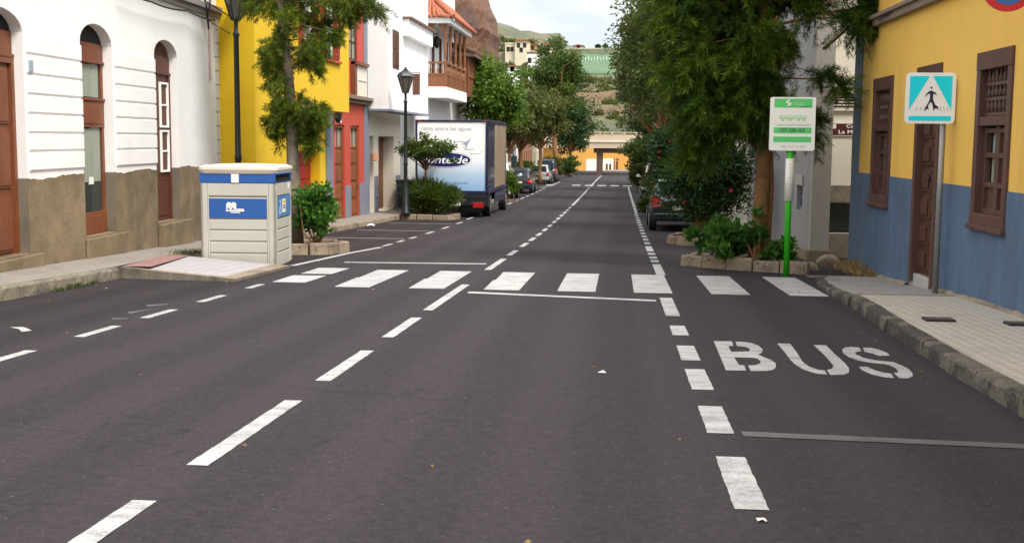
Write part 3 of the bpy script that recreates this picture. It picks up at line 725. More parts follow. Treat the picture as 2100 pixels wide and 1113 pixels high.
m = MB(L); m.bar(n1 + .1, g0 - .08, GZ(41) - .3, GZ(41) + 1.25, .0, .02); build('dado', m, M['slate'], t)
m = MB(L); m.bar(g1 + .4, yD - .02, GZ(43) - .3, GZ(43) + 1.2, .0, .02); build('dado', m, M['slate'], t)
m = MB(L); s_ = (n1 + g0) / 2; m.bar(s_ - .12, s_ + .12, GZ(41) + .55, GZ(41) + .95, .02, .06); build('meter_box', m, M['slate'], t)
m = MB(L); m.lathe((n0 + .4, .1, GZ(40) + 1.75), [(.02, 0), (.14, .02), (.14, .25), (.02, .27)], 10); build('wall_ornament', m, plain('terracotta', (.6, .3, .18), .7), t)
# small tiled canopy on the upper wall
c0, c1 = O.px(826, 50)[0], yD + 2.0; ct = O.px(826, 28)[1]
m = MB(O); m.bar(c0, c1, ct - .75, ct - .18, .0, .22); build('canopy_fascia', m, M['white'], t)
m = MB(O); m.prism([(c0 - .05, ct - .18), (c1, ct - .18), (c1, ct - .09), (c0 - .05, ct - .11)], 0, .32); build('canopy_tiles', m, M['rooftiledark'], t)
flatroof(t, L, yC, yD + 2.2, -.6, 7, 6.8, M['white'], 'roof'); bodybox(t, L, yD - .3, yD - .01, GZ(yD) - .5, 6.6, -7, -.55, M['white'])

# ================================================================ house with wooden balcony
XB = -8.05; B = Fr(XB, 0, 0, 1, 1, 0); BX = -7.28; Bf = Fr(BX, 0, 0, 1, 1, 0)
y0, y1 = yD + 2.21, 58.4; b0 = 50.1; b1 = Bf.px(954, 150)[0]
t = thing('balcony_house', 'white house with carved brown wooden balcony under a red tiled eave', 'house', (XB - 3, 52, GZ(52)))
zf0 = Bf.px(912, 190)[1]; zf1 = Bf.px(912, 178)[1]; zr0 = Bf.px(912, 152)[1]; zr1 = Bf.px(912, 127)[1]; ze = Bf.px(912, 47)[1]; ze2 = Bf.px(912, 36)[1]
dz = (b0 + .35, b0 + 1.25)
m = MB(B); m.wall(rect(y0, y1, GZ(y1) - .5, ze2 + 1.9), [rect(51.2, 52.1, zf1 + .02, zf1 + 2.3), rect(53.3, 54.2, zf1 + .02, zf1 + 2.3), rect(55.3, 56.2, zf1 + .02, zf1 + 2.3), rect(50.6, 52.4, GZ(51), GZ(51) + 2.6), rect(53.6, 55.2, GZ(54), GZ(54) + 2.6)], .15); build('wall', m, M['white'], t)
for a in (51.2, 53.3, 55.3): door(t, B, a, a + .9, zf1 + .02, zf1 + 2.3, -.05, M['brown'], 1, 3, .08, .25, False)
door(t, B, 53.6, 55.2, GZ(54), GZ(54) + 2.6, -.05, M['brown'], 2, 4, .08, .2)
m = MB(B); m.bar(50.6, 52.4, GZ(51), GZ(51) + 2.6, -.1, -.06); build('poster', m, M['signgreen'], t)
m = MB(B); m.bar(b0 - .1, b1 + .2, zf0 - .22, zf1, 0, BX - XB + .06); build('balcony_slab', m, M['white'], t, bevel=.02)
m = MB(B); w = BX - XB
m.bar(b0, b1, zr0 - .02, zr0 + .05, w - .06, w + .02); m.bar(b0, b0 + .08, zr0 - .02, zr0 + .05, 0, w)
m.bar(b0, b1, zf1, zf1 + .08, w - .06, w + .02); m.bar(b0, b0 + .08, zf1, zf1 + .08, 0, w)
m.bar(b0, b1, zf1 + .08, zr0, w - .04, w - .005); m.bar(b0 + .02, b0 + .05, zf1 + .08, zr0, 0, w)
k = 0
s = b0 + .2
while s < b1 - .1: m.bar(s, s + .05, zf1 + .1, zr0 - .03, w - .005, w + .012); s += .16
m.bar(b0, b1, zr1 - .05, zr1 + .03, w - .08, w + .03); m.bar(b0 - .01, b0 + .1, zr1 - .05, zr1 + .03, 0, w)
build('parapet', m, M['balwood'], t)
m = MB(B); s = b0 + .15
while s < b1 - .05: m.lathe((s, w - .03, zr0 + .05), [(.028, 0), (.045, (zr1-zr0)*.3), (.02, (zr1-zr0)*.55), (.03, (zr1-zr0-.1))], 6); s += .19
for q in (.12, .28, .44, .60): m.lathe((b0 + .04, q, zr0 + .05), [(.028, 0), (.045, (zr1-zr0)*.3), (.02, (zr1-zr0)*.55), (.03, (zr1-zr0-.1))], 6)
build('balustrade', m, M['balwood'], t)
ps = [b0 + .06 + (b1 - b0 - .12) * k / 4 for k in range(5)]
for s in ps:
    m = MB(B); m.lathe((s, w - .03, zf1), [(.07, 0), (.07, zr1 - zf1 + .05), (.045, zr1 - zf1 + .12), (.065, zr1 - zf1 + .4), (.05, ze - zf1 - .6), (.075, ze - zf1 - .4), (.075, ze - zf1 - .02)], 8); build('balcony_post', m, M['balwood'], t)
m = MB(B)
for a, b in zip(ps, ps[1:]):
    for c, e in ((a, 1), (b, -1)): m.prism([(c, ze - .02), (c + e * .5, ze - .02), (c + e * .32, ze - .12), (c + e * .14, ze - .3), (c, ze - .55)], w - .05, w)
Ec = Fr(0, b0 + .02, 1, 0, 0, -1)
m.fr = Ec
for c, e in ((XB, 1), (BX, -1)): m.prism([(c, ze - .02), (c + e * .36, ze - .02), (c + e * .25, ze - .12), (c + e * .1, ze - .3), (c, ze - .6)], 0, .05)
build('carved_brackets', m, M['balwood'], t)
m = MB(B); m.bar(b0 - .25, b1 + .6, ze, ze2, 0, w + .22); build('eave_board', m, M['white'], t)
m = MB(B); zt = ze2 + 1.05
m.v += [B.pt(*c) for c in ((b0 - .35, w + .35, ze2), (b1 + 1.2, w + .35, ze2), (b1 + 1.2, -.0, zt), (b0 + .6, -.0, zt), (b0 - .35, 0, ze2))]
m.f += [(0, 1, 2, 3), (0, 3, 4), (0, 4, 2, 1)][:2]; m.mi += [0, 0]
for k in range(34):
    s = b0 - .3 + k * .24; f = max(0, min(1, (s - b0 + .3) / .95)); m.tube([(s, w + .36, ze2 + .03), (max(s, b0 - .3 + .95 * f), (w + .35) * (1 - f), ze2 + .04 + 1.05 * f)], .075, 6)
for k in range(5): n_ = .12 + k * .22; m.tube([(b0 - .36, n_, ze2 + .03), (b0 + .55 - n_ * .85, n_ * .55, zt - .95 * n_)], .07, 6)
m.tube([(b0 - .36, w + .36, ze2 + .05), (b0 + .6, 0, zt + .03)], .10, 6)
build('tiled_eave', m, M['rooftile'], t)
m = MB(B); m.bar(50.6, 56.9, ze2 + 1.2, ze2 + 2.5, -1.2, -.9); build('roof_parapet', m, M['white'], t)
m = MB(B); s_ = b0 + 1.6; m.lathe((s_ , .15, zf1 + 1.7), [(.03, 0), (.12, .1), (.14, .42), (.03, .55)], 6); m.bar(s_ - .02, s_ + .02, zf1 + 2.3, zf1 + 2.34, 0, .2); build('wall_lantern', m, M['metaldk'], t)
flatroof(t, B, y0, y1, .0, 8, ze2 + 1.95, M['white']); bodybox(t, B, y1 - .3, y1 - .01, GZ(y1) - .5, ze2 + 1.7, -7, -.2, M['white'])

# ================================================================ gallery house and far left row
y0, y1 = y1 + .01, 66.5
t = thing('gallery_house', 'pale house with enclosed brown wooden gallery and old tiled roof', 'house', (XB - 3, 62, GZ(62)))
m = MB(B); m.wall(rect(y0, y1, GZ(y1) - .5, 5.2), [rect(60, 61.2, GZ(60), GZ(60) + 2.4), rect(63, 64.2, GZ(63), GZ(63) + 2.4)], .15); build('wall', m, M['cream'], t)
for a in (60, 63): door(t, B, a, a + 1.2, GZ(a), GZ(a) + 2.4, -.05, M['brown'], 2, 4, .08)
gz0, gz1 = Bf.px(955, 186)[1] - .25, Bf.px(955, 106)[1] - .2
m = MB(B); m.bar(57.2, 64.5, gz0, gz1, .0, .80)
for k in range(16): s = 57.2 + 7.3 * k / 15; m.bar(s - .05, s + .05, gz0, gz1, .80, .86)
for z in (gz0 + .9, gz0 + 1.9): m.bar(57.2, 64.5, z, z + .12, .80, .88)
build('gallery', m, M['balwood'], t)
for k in range(0, 14, 1):
    s = 57.25 + 7.3 * (k + .5) / 15; m = MB(B); m.bar(s - .15, s + .15, gz0 + 1.05, gz0 + 1.85, .801, .815); build('gallery_pane', m, M['carglass'], t)
m = MB(B); m.prism([(57.0, gz1), (64.9, gz1), (64.9, gz1 + .2), (57.0, gz1 + .2)], -.2, 1.15)
for k in range(28): m.tube([(57.05 + k * .28, 1.18, gz1 + .22), (57.05 + k * .28, -.6, gz1 + .75)], .1, 6)
build('tiled_roof', m, M['rooftiledark'], t)
flatroof(t, B, y0, y1, .8, 8, 5.3, M['rooftiledark'])
ROWL = [(66.6, 76, 4.2, 'farwhite', 'long white house seen between the far left tree trunks'), (76.1, 84, 4.6, 'brownwall', 'reddish brown house behind the far left trees'),
        (84.1, 98, 3.6, 'farwhite', 'low white wall-like house behind the parked silver car'), (98.1, 112, 4.2, 'brownwall', 'brown house farthest but one on the left side'), (112.1, 128, 4.4, 'farcream', 'cream house farthest on the left side before the bridge')]
for y0, y1, h, mt, lab in ROWL:
    t = thing('row_house', lab, 'house', (XB - 3, (y0 + y1) / 2, zr((y0 + y1) / 2)), 'row houses on the far left')
    hs = []; g = zr(y0) + .15; s = y0 + 1.0
    while s < y1 - 1.6: hs.append((s, len(hs) % 3)); s += 2.6
    m = MB(B); m.wall(rect(y0, y1, g - 1.2, g + h), [rect(a, a + 1.0, g if k == 1 else g + .9, g + 2.3) for a, k in hs], .2); m.bar(y0, y1, g - 1.2, g + h, -7.3, -7); m.bar(y0, y0 + .25, g - 1.2, g + h, -7, -.3); build('wall', m, M[mt], t)
    for a, k in hs:
        if k == 1: door(t, B, a, a + 1.0, g, g + 2.3, -.1, M['brown'], 2, 3, .08, handle=False)
        else: window(t, B, a, a + 1.0, g + .9, g + 2.3, -.1, M['brown'], 2, 2, .09)
    flatroof(t, B, y0, y1, -.15, 7.3, g + h + .15, M['rooftiledark'] if mt != 'farwhite' else M['farwhite'])
# ================================================================ yellow and blue house on the right
Bx = lambda y: 3.98 - .0122 * (y - 14)
RB = Fr(3.98, 14, -.0122, 1, -1, 0)
zbl = RB.px(2100, 397)[1]; sF = RB.px(1747, 352)[0]; sN = -20.0
t = thing('yellow_blue_house', 'ochre yellow house with blue painted base, old dark wooden door and windows', 'house', RB.pt(-4, -3, 0))
def hole(pts):
    q = [RB.px(*c) for c in pts]; return min(c[0] for c in q), max(c[0] for c in q), min(c[1] for c in q), max(c[1] for c in q)
def hole4(tl, tr, br, bl):
    q = [RB.px(*c) for c in (tl, tr, br, bl)]
    return (q[1][0] + q[2][0]) / 2, (q[0][0] + q[3][0]) / 2, (q[2][1] + q[3][1]) / 2, (q[0][1] + q[1][1]) / 2
w1 = hole4((2009, 109), (2080, 95), (2066, 472), (1994, 460))
w2 = hole4((1798, 162), (1835, 154), (1822, 421), (1783, 413))
dd = hole4((1885, 139), (1937, 128), (1911, 590), (1866, 571))
dd = (dd[0], dd[1], dd[2] - .02, dd[3])
zco = RB.px(1804, 55)[1]; zc2 = RB.px(1808, 33)[1]
extra = (w1[0] - 3.1, w1[0] - 3.1 + (w1[1] - w1[0]), w1[2], w1[3])
m = MB(RB); m.wall(rect(sN, sF, -1.6, 6.0), [rect(*w1), rect(*w2), rect(dd[0], dd[1], dd[2] - .3, dd[3]), rect(*extra)], .16); build('wall', m, M['yellowR'], t)
m = MB(RB); m.bar(sF - .3, sF - .01, -1.6, 6.0, -7, -.301); build('side_wall', m, M['cream'], t)
m = MB(RB)
ws = sorted([w1, w2, dd, extra]); c = sN
for a, b, z0, z1 in ws:
    m.bar(c, a - .001, -1.6, zbl, 0, .012); 
    if z0 > zr(14 + a) + .3: m.bar(a - .001, b + .001, -1.6, z0, 0, .012)
    c = b + .001
m.bar(c, sF, -1.6, zbl, 0, .012)
build('blue_base', m, M['blueR'], t)
m = MB(RB); m.bar(sF - .55, sF + .012, zbl, 6.0, 0.0, .014); build('corner_strip', m, M['bluecorner'], t)
m = MB(RB); m.bar(sN, sF - .5, zco, zc2, 0, .10); m.bar(sN, sF - .5, zc2 - .05, zc2 + .01, 0, .15); build('string_course', m, M['stonetrim'], t, bevel=.01)
m = MB(RB); m.bar(sN, sF - .4, 5.9, 6.1, 0, .25); build('cornice', m, M['stonetrim'], t)
flatroof(t, RB, sN, sF, .0, 7, 6.15, M['rooftiledark'])
def oldwindow(s0, s1, z0, z1):
    fw = .13; zm = z0 + (z1 - z0) * .60
    m = MB(RB)
    m.bar(s0, s1, z1 - fw * 1.5, z1, -.14, .035); m.bar(s0, s1, z0, z0 + fw, -.14, .035)
    m.bar(s0, s0 + fw, z0 + fw, z1 - fw * 1.5, -.14, .03); m.bar(s1 - fw, s1, z0 + fw, z1 - fw * 1.5, -.14, .03)
    m.bar(s0 + fw, s1 - fw, zm - .05, zm + .05, -.14, .015); m.bar(s0 - .03, s1 + .03, z0 - .05, z0 + .005, .0, .07)
    w = build('window', m, M['rframe'], t, bevel=.008)
    a, b = s0 + fw, s1 - fw
    m = MB(RB); n = 7
    for k in range(n):
        s = a + (b - a) * (k + .5) / n; H_ = z1 - fw * 1.5 - zm - .05; z = zm + .05
        m.lathe((s, -.06, z), [(.02, 0), (.012, .06 * H_), (.026, .2 * H_), (.014, .42 * H_), (.024, .47 * H_), (.024, .53 * H_), (.014, .58 * H_), (.026, .8 * H_), (.012, .94 * H_), (.02, H_)], 6)
    for q in (.02, .34, .66): m.bar(a, b, zm + .05 + q * (z1 - fw*1.5 - zm - .05), zm + .085 + q * (z1 - fw*1.5 - zm - .05), -.08, -.04)
    build('lattice', m, M['rframe'], w)
    m = MB(RB); c = (a + b) / 2
    for x0, x1 in ((a, c - .005), (c + .005, b)):
        m.bar(x0, x0 + .06, z0 + fw, zm - .05, -.12, -.05); m.bar(x1 - .06, x1, z0 + fw, zm - .05, -.12, -.05)
        for q in (0, .3, .64, .92): zq = z0 + fw + q * (zm - .05 - z0 - fw); m.bar(x0 + .06, x1 - .06, zq, zq + .055, -.12, -.055)
        m.bar(x0 + .06, x1 - .06, z0 + fw, z0 + fw + .3 * (zm - z0 - fw), -.12, -.09)
    build('casement', m, M['rframe'], w, bevel=.005)
    m = MB(RB); m.bar(a, b, z0 + fw, zm, -.135, -.125); build('pane', m, M['glass'], w)
    m = MB(RB); m.bar(a + .1, b - .1, z0 + fw + .3 * (zm - z0), zm - .1, -.124, -.118); build('curtain', m, M['curtain'], w)
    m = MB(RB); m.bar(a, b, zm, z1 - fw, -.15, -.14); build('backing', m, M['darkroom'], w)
for q in (w1, w2, extra): oldwindow(*q)
a, b, z0, z1 = dd; fw = .11
m = MB(RB); m.bar(a, b, z1 - .2, z1, -.14, .03); m.bar(a, a + fw, z0, z1 - .2, -.14, .03); m.bar(b - fw, b, z0, z1 - .2, -.14, .03); build('door_frame', m, M['rframe'], t, bevel=.008)
m = MB(RB); a2, b2, zt = a + fw, b - fw, z1 - .2; m.bar(a2, b2, z0 + .1, zt, -.13, -.09)
c = (a2 + b2) / 2
for i in range(2):
    x0, x1 = (a2 + .03, c - .03) if i == 0 else (c + .03, b2 - .03)
    for j in range(7):
        h = (zt - z0 - .2) / 7; q = z0 + .13 + h * j
        m.bar(x0, x1, q + .03, q + h - .03, -.09, -.068); m.bar(x0 + .05, x1 - .05, q + .08, q + h - .08, -.068, -.045)
dr = build('door', m, M['rdoor'], t, bevel=.008)
m = MB(RB); m.lathe((c, -.04, z0 + 1.35), [(.02, 0), (.03, .02), (.02, .05)], 8); build('handle', m, M['dark'], dr)
m = MB(RB); m.bar(a + .002, b - .002, z0 - .3, z0 + .1, -.14, -.015); build('threshold', m, M['pierlight'], t, bevel=.01)
for r0_, r1_ in ((-12, a - .1), (b + .05, sF)):
    m = MB(RB); rows = []
    for s in frange(r0_, r1_, .13):
        g = zr(14 + s) + offR(14 + s); h = rnd.uniform(.015, .04); d = rnd.uniform(.03, .075); rows.append([(s, .013, g + h + .012), (s, .013 + d * .5, g + h), (s, .013 + d, g - .02)])
    m.grid(rows); build('wall_foot', m, M['curbstone'], t)

# ================================================================ text helper
def text(body, size, o, ex, ey, mat, parent, shear=0.0, name='lettering', off=0.0, width=None):
    cu = bpy.data.curves.new('txt', 'FONT'); cu.body = body; cu.size = 1; cu.align_x = 'CENTER'; cu.align_y = 'CENTER'; cu.shear = shear; cu.offset = off; cu.resolution_u = 3
    ob = bpy.data.objects.new('txt', cu); COL.objects.link(ob)
    me = bpy.data.meshes.new_from_object(ob.evaluated_get(bpy.context.evaluated_depsgraph_get()))
    bpy.data.objects.remove(ob)
    xs = [v.co.x for v in me.vertices]; k = size if width is None else width / max(1e-6, max(xs) - min(xs)); kc = (max(xs) + min(xs)) / 2
    ex, ey, o = Vector(ex), Vector(ey), Vector(o); o0 = ORG[parent]
    for v in me.vertices: v.co = o + ex * (v.co.x - kc) * k + ey * v.co.y * (size if width is not None else k) - o0
    me.materials.clear(); me.materials.append(mat)
    x = bpy.data.objects.new(name, me); COL.objects.link(x); x.parent = parent; ORG[x] = o0; return x
def rrect(x0, x1, z0, z1, r, n=5):
    pts = []
    for cx, cz, a0 in ((x1 - r, z0 + r, -90), (x1 - r, z1 - r, 0), (x0 + r, z1 - r, 90), (x0 + r, z0 + r, 180)):
        for k in range(n + 1): a = rad(a0 + 90 * k / n); pts.append((cx + r * math.cos(a), cz + r * math.sin(a)))
    return pts

# ================================================================ bus stop sign
p = road(1612, 566); P = Fr(p.x, p.y, 1, -.04, 0, -1); g = p.z
t = thing('bus_stop_sign', 'white and green bus stop panel on a bright green pole', 'sign', (p.x, p.y, g))
sc_ = 2450 / p.y
top = g + (566 - 207) / sc_; bot = g + (566 - 313) / sc_; hw = 44.5 / sc_; cx = .012
m = MB(P); m.tube([(0, 0, g), (0, 0, bot + .3)], .045, 14); build('pole', m, M['green'], t, smooth=True)
m = MB(P); m.tube([(0, 0, g + 1.15), (0, 0, g + 1.79)], .066, 14); build('timetable_sleeve', m, M['sticker'], t, smooth=True)
m = MB(P)
for z in (g + 1.40, ): m.tube([(0, 0, z), (0, 0, z + .010)], .0675, 14)
for q in range(5): m.bar(-.02, .02, g + 1.50 + q * .05, g + 1.505 + q * .05, .060, .0665)
build('sleeve_band', m, M['signgrey'], t)
m = MB(P); m.prism(rrect(cx - hw, cx + hw, bot, top, .03), .03, .07); pn = build('panel', m, M['signwhite'], t, bevel=.004)
H_ = top - bot
def band(u0, u1, v0, v1, mat, name='green_band'):
    m = MB(P); m.bar(cx - hw + 2 * hw * u0, cx - hw + 2 * hw * u1, top - H_ * v1, top - H_ * v0, .0705, .0725); return build(name, m, mat, pn)
def stxt(s, u, v, h, mat, width=None, off=0.0):
    o = P.pt(cx - hw + 2 * hw * u, .0745, top - H_ * v); e = P.d; text(s, h, o, e, (0, 0, 1), mat, pn, off=off, width=width)
band(.09, .92, .03, .195, M['signgreen']); band(.09, .92, .565, .675, M['signgreen']); band(.09, .92, .735, .84, M['signgreen'])
stxt('titsa', .62, .115, .085, M['paleg'], .17, .01)
m = MB(P); c0 = cx - hw + 2 * hw * .40; zc0 = top - H_ * .112
m.prism([(c0 + .035, zc0 + .045), (c0 - .01, zc0 + .05), (c0 - .045, zc0 + .015), (c0 - .02, zc0 - .005), (c0 + .01, zc0 - .012), (c0 - .03, zc0 - .05), (c0 + .03, zc0 - .035), (c0 + .045, zc0), (c0 + .005, zc0 + .012), (c0 - .015, zc0 + .02)], .0725, .0745); build('emblem', m, M['signwhite'], pn)
band(.66, .92, .173, .188, M['signdark'], 'green_line')
m = MB(P); zc0 = top - H_ * .385
m.prism(rrect(cx - .20, cx + .03, zc0 - .02, zc0 + .035, .015), .0705, .0725); m.prism(rrect(cx + .04, cx + .20, zc0 - .02, zc0 + .035, .015), .0705, .0725)
for q in (-.15, -.04, .09, .16): m.prism([(cx + q + .025 * math.cos(k * .63), zc0 - .028 + .025 * math.sin(k * .63)) for k in range(10)], .0705, .0727)
build('bus_pictogram', m, M['paleg'], pn)
m = MB(P)
for q in range(6): m.bar(cx - .185 + q * .035, cx - .162 + q * .035, zc0 + .003, zc0 + .024, .0727, .0732)
for q in range(4): m.bar(cx + .052 + q * .035, cx + .075 + q * .035, zc0 + .003, zc0 + .024, .0727, .0732)
build('bus_windows', m, M['signwhite'], pn)
stxt('LINEAS EN ESTA PARADA', .52, .52, .042, M['signgrey'], .50)
stxt('107-108-363', .5, .62, .075, M['signdark'], .36, .012)
stxt('922 53 13 00', .52, .925, .040, M['signgrey'], .34)

# ================================================================ pedestrian crossing sign
p = road(1925, 597, .14); q = RB.px(1925, 590); g = p.z
pole = Vector((3.84, 14.75, zr(14.75) + .12)); g = pole.z
PS = Fr(pole.x, pole.y, 1, -.05, 0, -1); k = 2450 / pole.y
t = thing('crossing_sign', 'square cyan and white pedestrian crossing sign on a grey pole by the door', 'sign', tuple(pole))
ztop = atY(1907, 150, pole.y).z; zbot = atY(1907, 254, pole.y).z; xs0 = atY(1856, 200, pole.y).x - pole.x; xs1 = atY(1957, 200, pole.y).x - pole.x
lean = Vector((.0, 0, 0))
m = MB(PS); m.tube([(0, 0, g - .05), (0, 0, ztop - .08)], .036, 12); build('pole', m, M['steel'], t, smooth=True)
m = MB(PS); m.prism(rrect(xs0, xs1, zbot, ztop, .05), .045, .068); pn = build('sign_plate', m, M['refl'], t, bevel=.004)
w = xs1 - xs0; h = ztop - zbot; X_ = lambda u: xs0 + w * u; Z_ = lambda v: ztop - h * v
def spoly(name, polys, mat, n0=.0685, n1=.0705):
    m = MB(PS)
    for pl in polys: m.prism([(X_(u), Z_(v)) for u, v in pl], n0, n1)
    return build(name, m, mat, pn)
spoly('cyan_field', [[(.075, .065), (.47, .065), (.075, .735)], [(.925, .065), (.925, .735), (.53, .065)], [(.075, .85), (.925, .85), (.925, .945), (.075, .945)]], M['cyan'])
body = [(.50, .345), (.535, .36), (.60, .395), (.625, .44), (.60, .43), (.555, .41), (.545, .50), (.565, .56), (.60, .63), (.655, .665), (.665, .745), (.635, .70), (.60, .70), (.575, .755), (.56, .70), (.535, .60), (.505, .575), (.475, .61), (.455, .665), (.475, .72), (.435, .71), (.395, .76), (.405, .68), (.44, .62), (.475, .55), (.488, .48), (.485, .41), (.43, .43), (.385, .485), (.40, .43), (.45, .375)]
spoly('walking_figure', [body, [(.507 + .02 * math.cos(a * .7), .295 + .022 * math.sin(a * .7)) for a in range(9)]], M['navy'])
spoly('stripe_marks', [[(u, .665), (u + .012, .665), (u + .012 + d, .75), (u + d, .75)] for u, d in ((.235, -.03), (.315, -.025), (.385, -.015), (.69, .02), (.755, .03), (.825, .035))], M['signgrey'])
m = MB(PS)
for z in (ztop - .12, zbot + .12): m.bar(-.06, .06, z - .02, z + .02, -.045, .046)
build('clamp', m, M['steel'], t)

# ================================================================ no parking sign on the yellow wall, cut by the picture's top edge
Yn = 11.5; c = atY(2068, -28, Yn); PN = Fr(c.x, Yn, 1, -.08, 0, -1); Rn = .232
t = thing('no_parking_sign', 'round red and blue no parking sign high on the yellow wall', 'sign', (c.x, Yn, c.z))
circ = lambda r, n=36: [(r * math.cos(2 * math.pi * k / n), c.z + r * math.sin(2 * math.pi * k / n)) for k in range(n)]
m = MB(PN); m.prism(circ(Rn), 0, .02); build('red_ring', m, plain('sign_red', (.62, .02, .025), .35), t)
m = MB(PN); m.prism(circ(Rn * .74), .0205, .023); build('blue_disc', m, plain('sign_blue', (.03, .15, .45), .35), t)
m = MB(PN); r = Rn * .74; m.prism([(-r * .75, c.z + r * .62), (-r * .62, c.z + r * .75), (r * .75, c.z - r * .62), (r * .62, c.z - r * .75)], .0235, .025); build('red_bar', m, plain('sign_red_bar', (.62, .02, .025), .35), t)
m = MB(); m.tube([(c.x, Yn + .01, c.z), (Bx(Yn) + .02, Yn + .03, c.z)], .015, 8); build('bracket', m, M['steel'], t)

# ================================================================ grey house and cream wall beyond the lane
XG = 3.56; yG = 22.6
t = thing('grey_house', 'pale grey house with a tapered corner pier beyond the narrow lane', 'house', (5, 26, zr(26)))
G = Fr(XG, 0, 0, 1, -1, 0); gg = zr(25) - .1
yW = G.px(1640, 400)[0]
m = MB(G); m.wall(rect(yG, 33.5, gg - .6, 7.2), [rect(yW - .35, yW + .35, G.px(1640, 432)[1], G.px(1640, 379)[1]), rect(28.2, 29.4, gg + .15, gg + 2.4), rect(30.8, 32, gg + .15, gg + 2.4)], .12, .34); build('wall', m, M['greywall'], t)
m = MB(); m.box(XG - .01, XG + .33, yG - .14, yG - .001, gg - .5, 7.2); build('corner_pier', m, M['pierlight'], t)
m = MB(); zp = atY(1670, 510, yG).z
m.box(XG - .05, XG + .36, yG - .22, yG - .141, gg - .8, zp); m.box(XG - .08, XG - .011, yG - .14, yG + 1.2, gg - .8, zp); build('pier_foot', m, M['stonetrim'], t, bevel=.03)
window(t, G, yW - .35, yW + .35, G.px(1640, 432)[1], G.px(1640, 379)[1], -.06, M['slate'], 1, 2, .06)
m = MB(G); m.bar(yW - .45, yW + .45, G.px(1640, 379)[1], G.px(1640, 358)[1], 0, .03); build('lintel', m, M['pierlight'], t)
door(t, G, 28.2, 29.4, gg + .15, gg + 2.4, -.05, M['farwhite'], 2, 3, .08); door(t, G, 30.8, 32, gg + .15, gg + 2.4, -.05, plain('pale_blue_door', (.30, .38, .45), .5), 2, 3, .08)
# cream side wall facing the lane
yc = 23.4; xc0 = XG + .36; C_ = Fr(0, yc, 1, 0, 0, -1)
zs1_, zs0_ = atY(1715, 380, yc).z, atY(1715, 416, yc).z
m = MB(C_); m.wall(rect(xc0 - .04, 12, gg - .8, 7.2), [rect(atY(1688, 450, yc).x + .02, atY(1688, 450, yc).x + 1.1, atY(1715, 478, yc).z, zs0_)], .4, .3); build('cream_wall', m, M['cream'], t)
m = MB(C_); x0 = atY(1688, 450, yc).x; zq = atY(1715, 478, yc).z
m.bar(xc0, 12, zs0_ + .01, zs1_, 0, .04); m.bar(xc0, 12, gg - .8, zq, 0, .05); build('stone_base', m, M['rough'], t, bevel=.01)
m = MB(C_); m.bar(x0 + .02, x0 + 1.1, zq, zs0_, -.3, -.1)
for k in range(6): m.bar(x0 + .1, x0 + 1.0, zq + .05 + k * .09, zq + .07 + k * .09, -.1, -.09)
build('meter_hatch', m, M['metaldk'], t)
za, zb = atY(1725, 194, yc).z, atY(1725, 222, yc).z; xl0, xl1 = atY(1705, 208, yc).x, atY(1705, 208, yc).x + 1.1
m = MB(C_)
for k in range(5): z = zb + (za - zb) * k / 4.6; m.bar(xl0, xl1, z + .02, z + .045, .0, .02)
build('louvre_vent', m, M['darkroom'], t)
m = MB(C_); m.bar(xl0 - .02, xl1 + .02, zb - .05, zb - .01, 0, .05)
for k in range(5): z = zb + (za - zb) * k / 4.6; m.bar(xl0, xl1, z + .045, z + .068, .0, .03)
build('louvre_slats', m, M['cream'], t)
flatroof(t, G, yG, 33.5, .0, 8, 7.4, M['concrete'])
x0, x1 = atY(1703, 265, yc).x, atY(1703, 265, yc).x + .95; za, zb = atY(1725, 252, yc).z, atY(1725, 279, yc).z
t2 = thing('street_sign', 'maroon street name plate with white lettering on the cream wall', 'sign', (x0, yc, zb))
m = MB(C_); m.prism(rrect(x0, x1, zb, za, .03), .005, .025); pn = build('plate', m, M['sticker'], t2)
m = MB(C_); m.prism(rrect(x0 + .015, x1 - .015, zb + .015, za - .015, .02), .0255, .028); build('maroon_field', m, M['maroon'], pn)
hh = za - zb
text('Calle', .09, (x0 + .42, yc - .031, zb + hh * .74), (1, 0, 0), (0, 0, 1), M['signwhite'], pn, off=.01, width=.26)
text('La Marina', .10, (x0 + .42, yc - .031, zb + hh * .30), (1, 0, 0), (0, 0, 1), M['signwhite'], pn, off=.01, width=.54)
m = MB(C_); m.bar(x0 + .04, x0 + .10, zb + hh * .56, zb + hh * .9, .0285, .030); build('crest', m, M['sticker'], pn)
ROWR = [(33.6, 44, 6.2, 'cream', 'cream house behind the dark car on the right'), (44.1, 56, 7.0, 'farwhite', 'white house hidden behind the right hand trees'), (56.1, 72, 6.0, 'brownwall', 'brown house farther along behind the right hand trees'), (72.1, 100, 6.4, 'cream', 'farthest cream house behind the right hand tree row')]
for y0, y1, h, mt, lab in ROWR:
    t = thing('row_house', lab, 'house', (XG + 3, (y0 + y1) / 2, zr((y0 + y1) / 2)), 'row houses behind the right hand trees')
    hs = []; g = zr(y0) + .1; s = y0 + .8
    while s < y1 - 1.6: hs.append((s, len(hs) % 3)); s += 2.8
    m = MB(G); m.wall(rect(y0, y1, g - 1.2, g + h), [rect(a, a + 1.0, g if k == 1 else g + .9, g + 2.3) for a, k in hs], .2); m.bar(y0, y0 + .25, g - 1.2, g + h, -7, -.3); build('wall', m, M[mt], t)
    for a, k in hs:
        if k == 1: door(t, G, a, a + 1.0, g, g + 2.3, -.1, M['brown'], 2, 3, .08, handle=False)
        else: window(t, G, a, a + 1.0, g + .9, g + 2.3, -.1, M['brown'], 2, 2, .09)
    flatroof(t, G, y0, y1, -.1, 7.3, g + h + .15, M['concrete'])

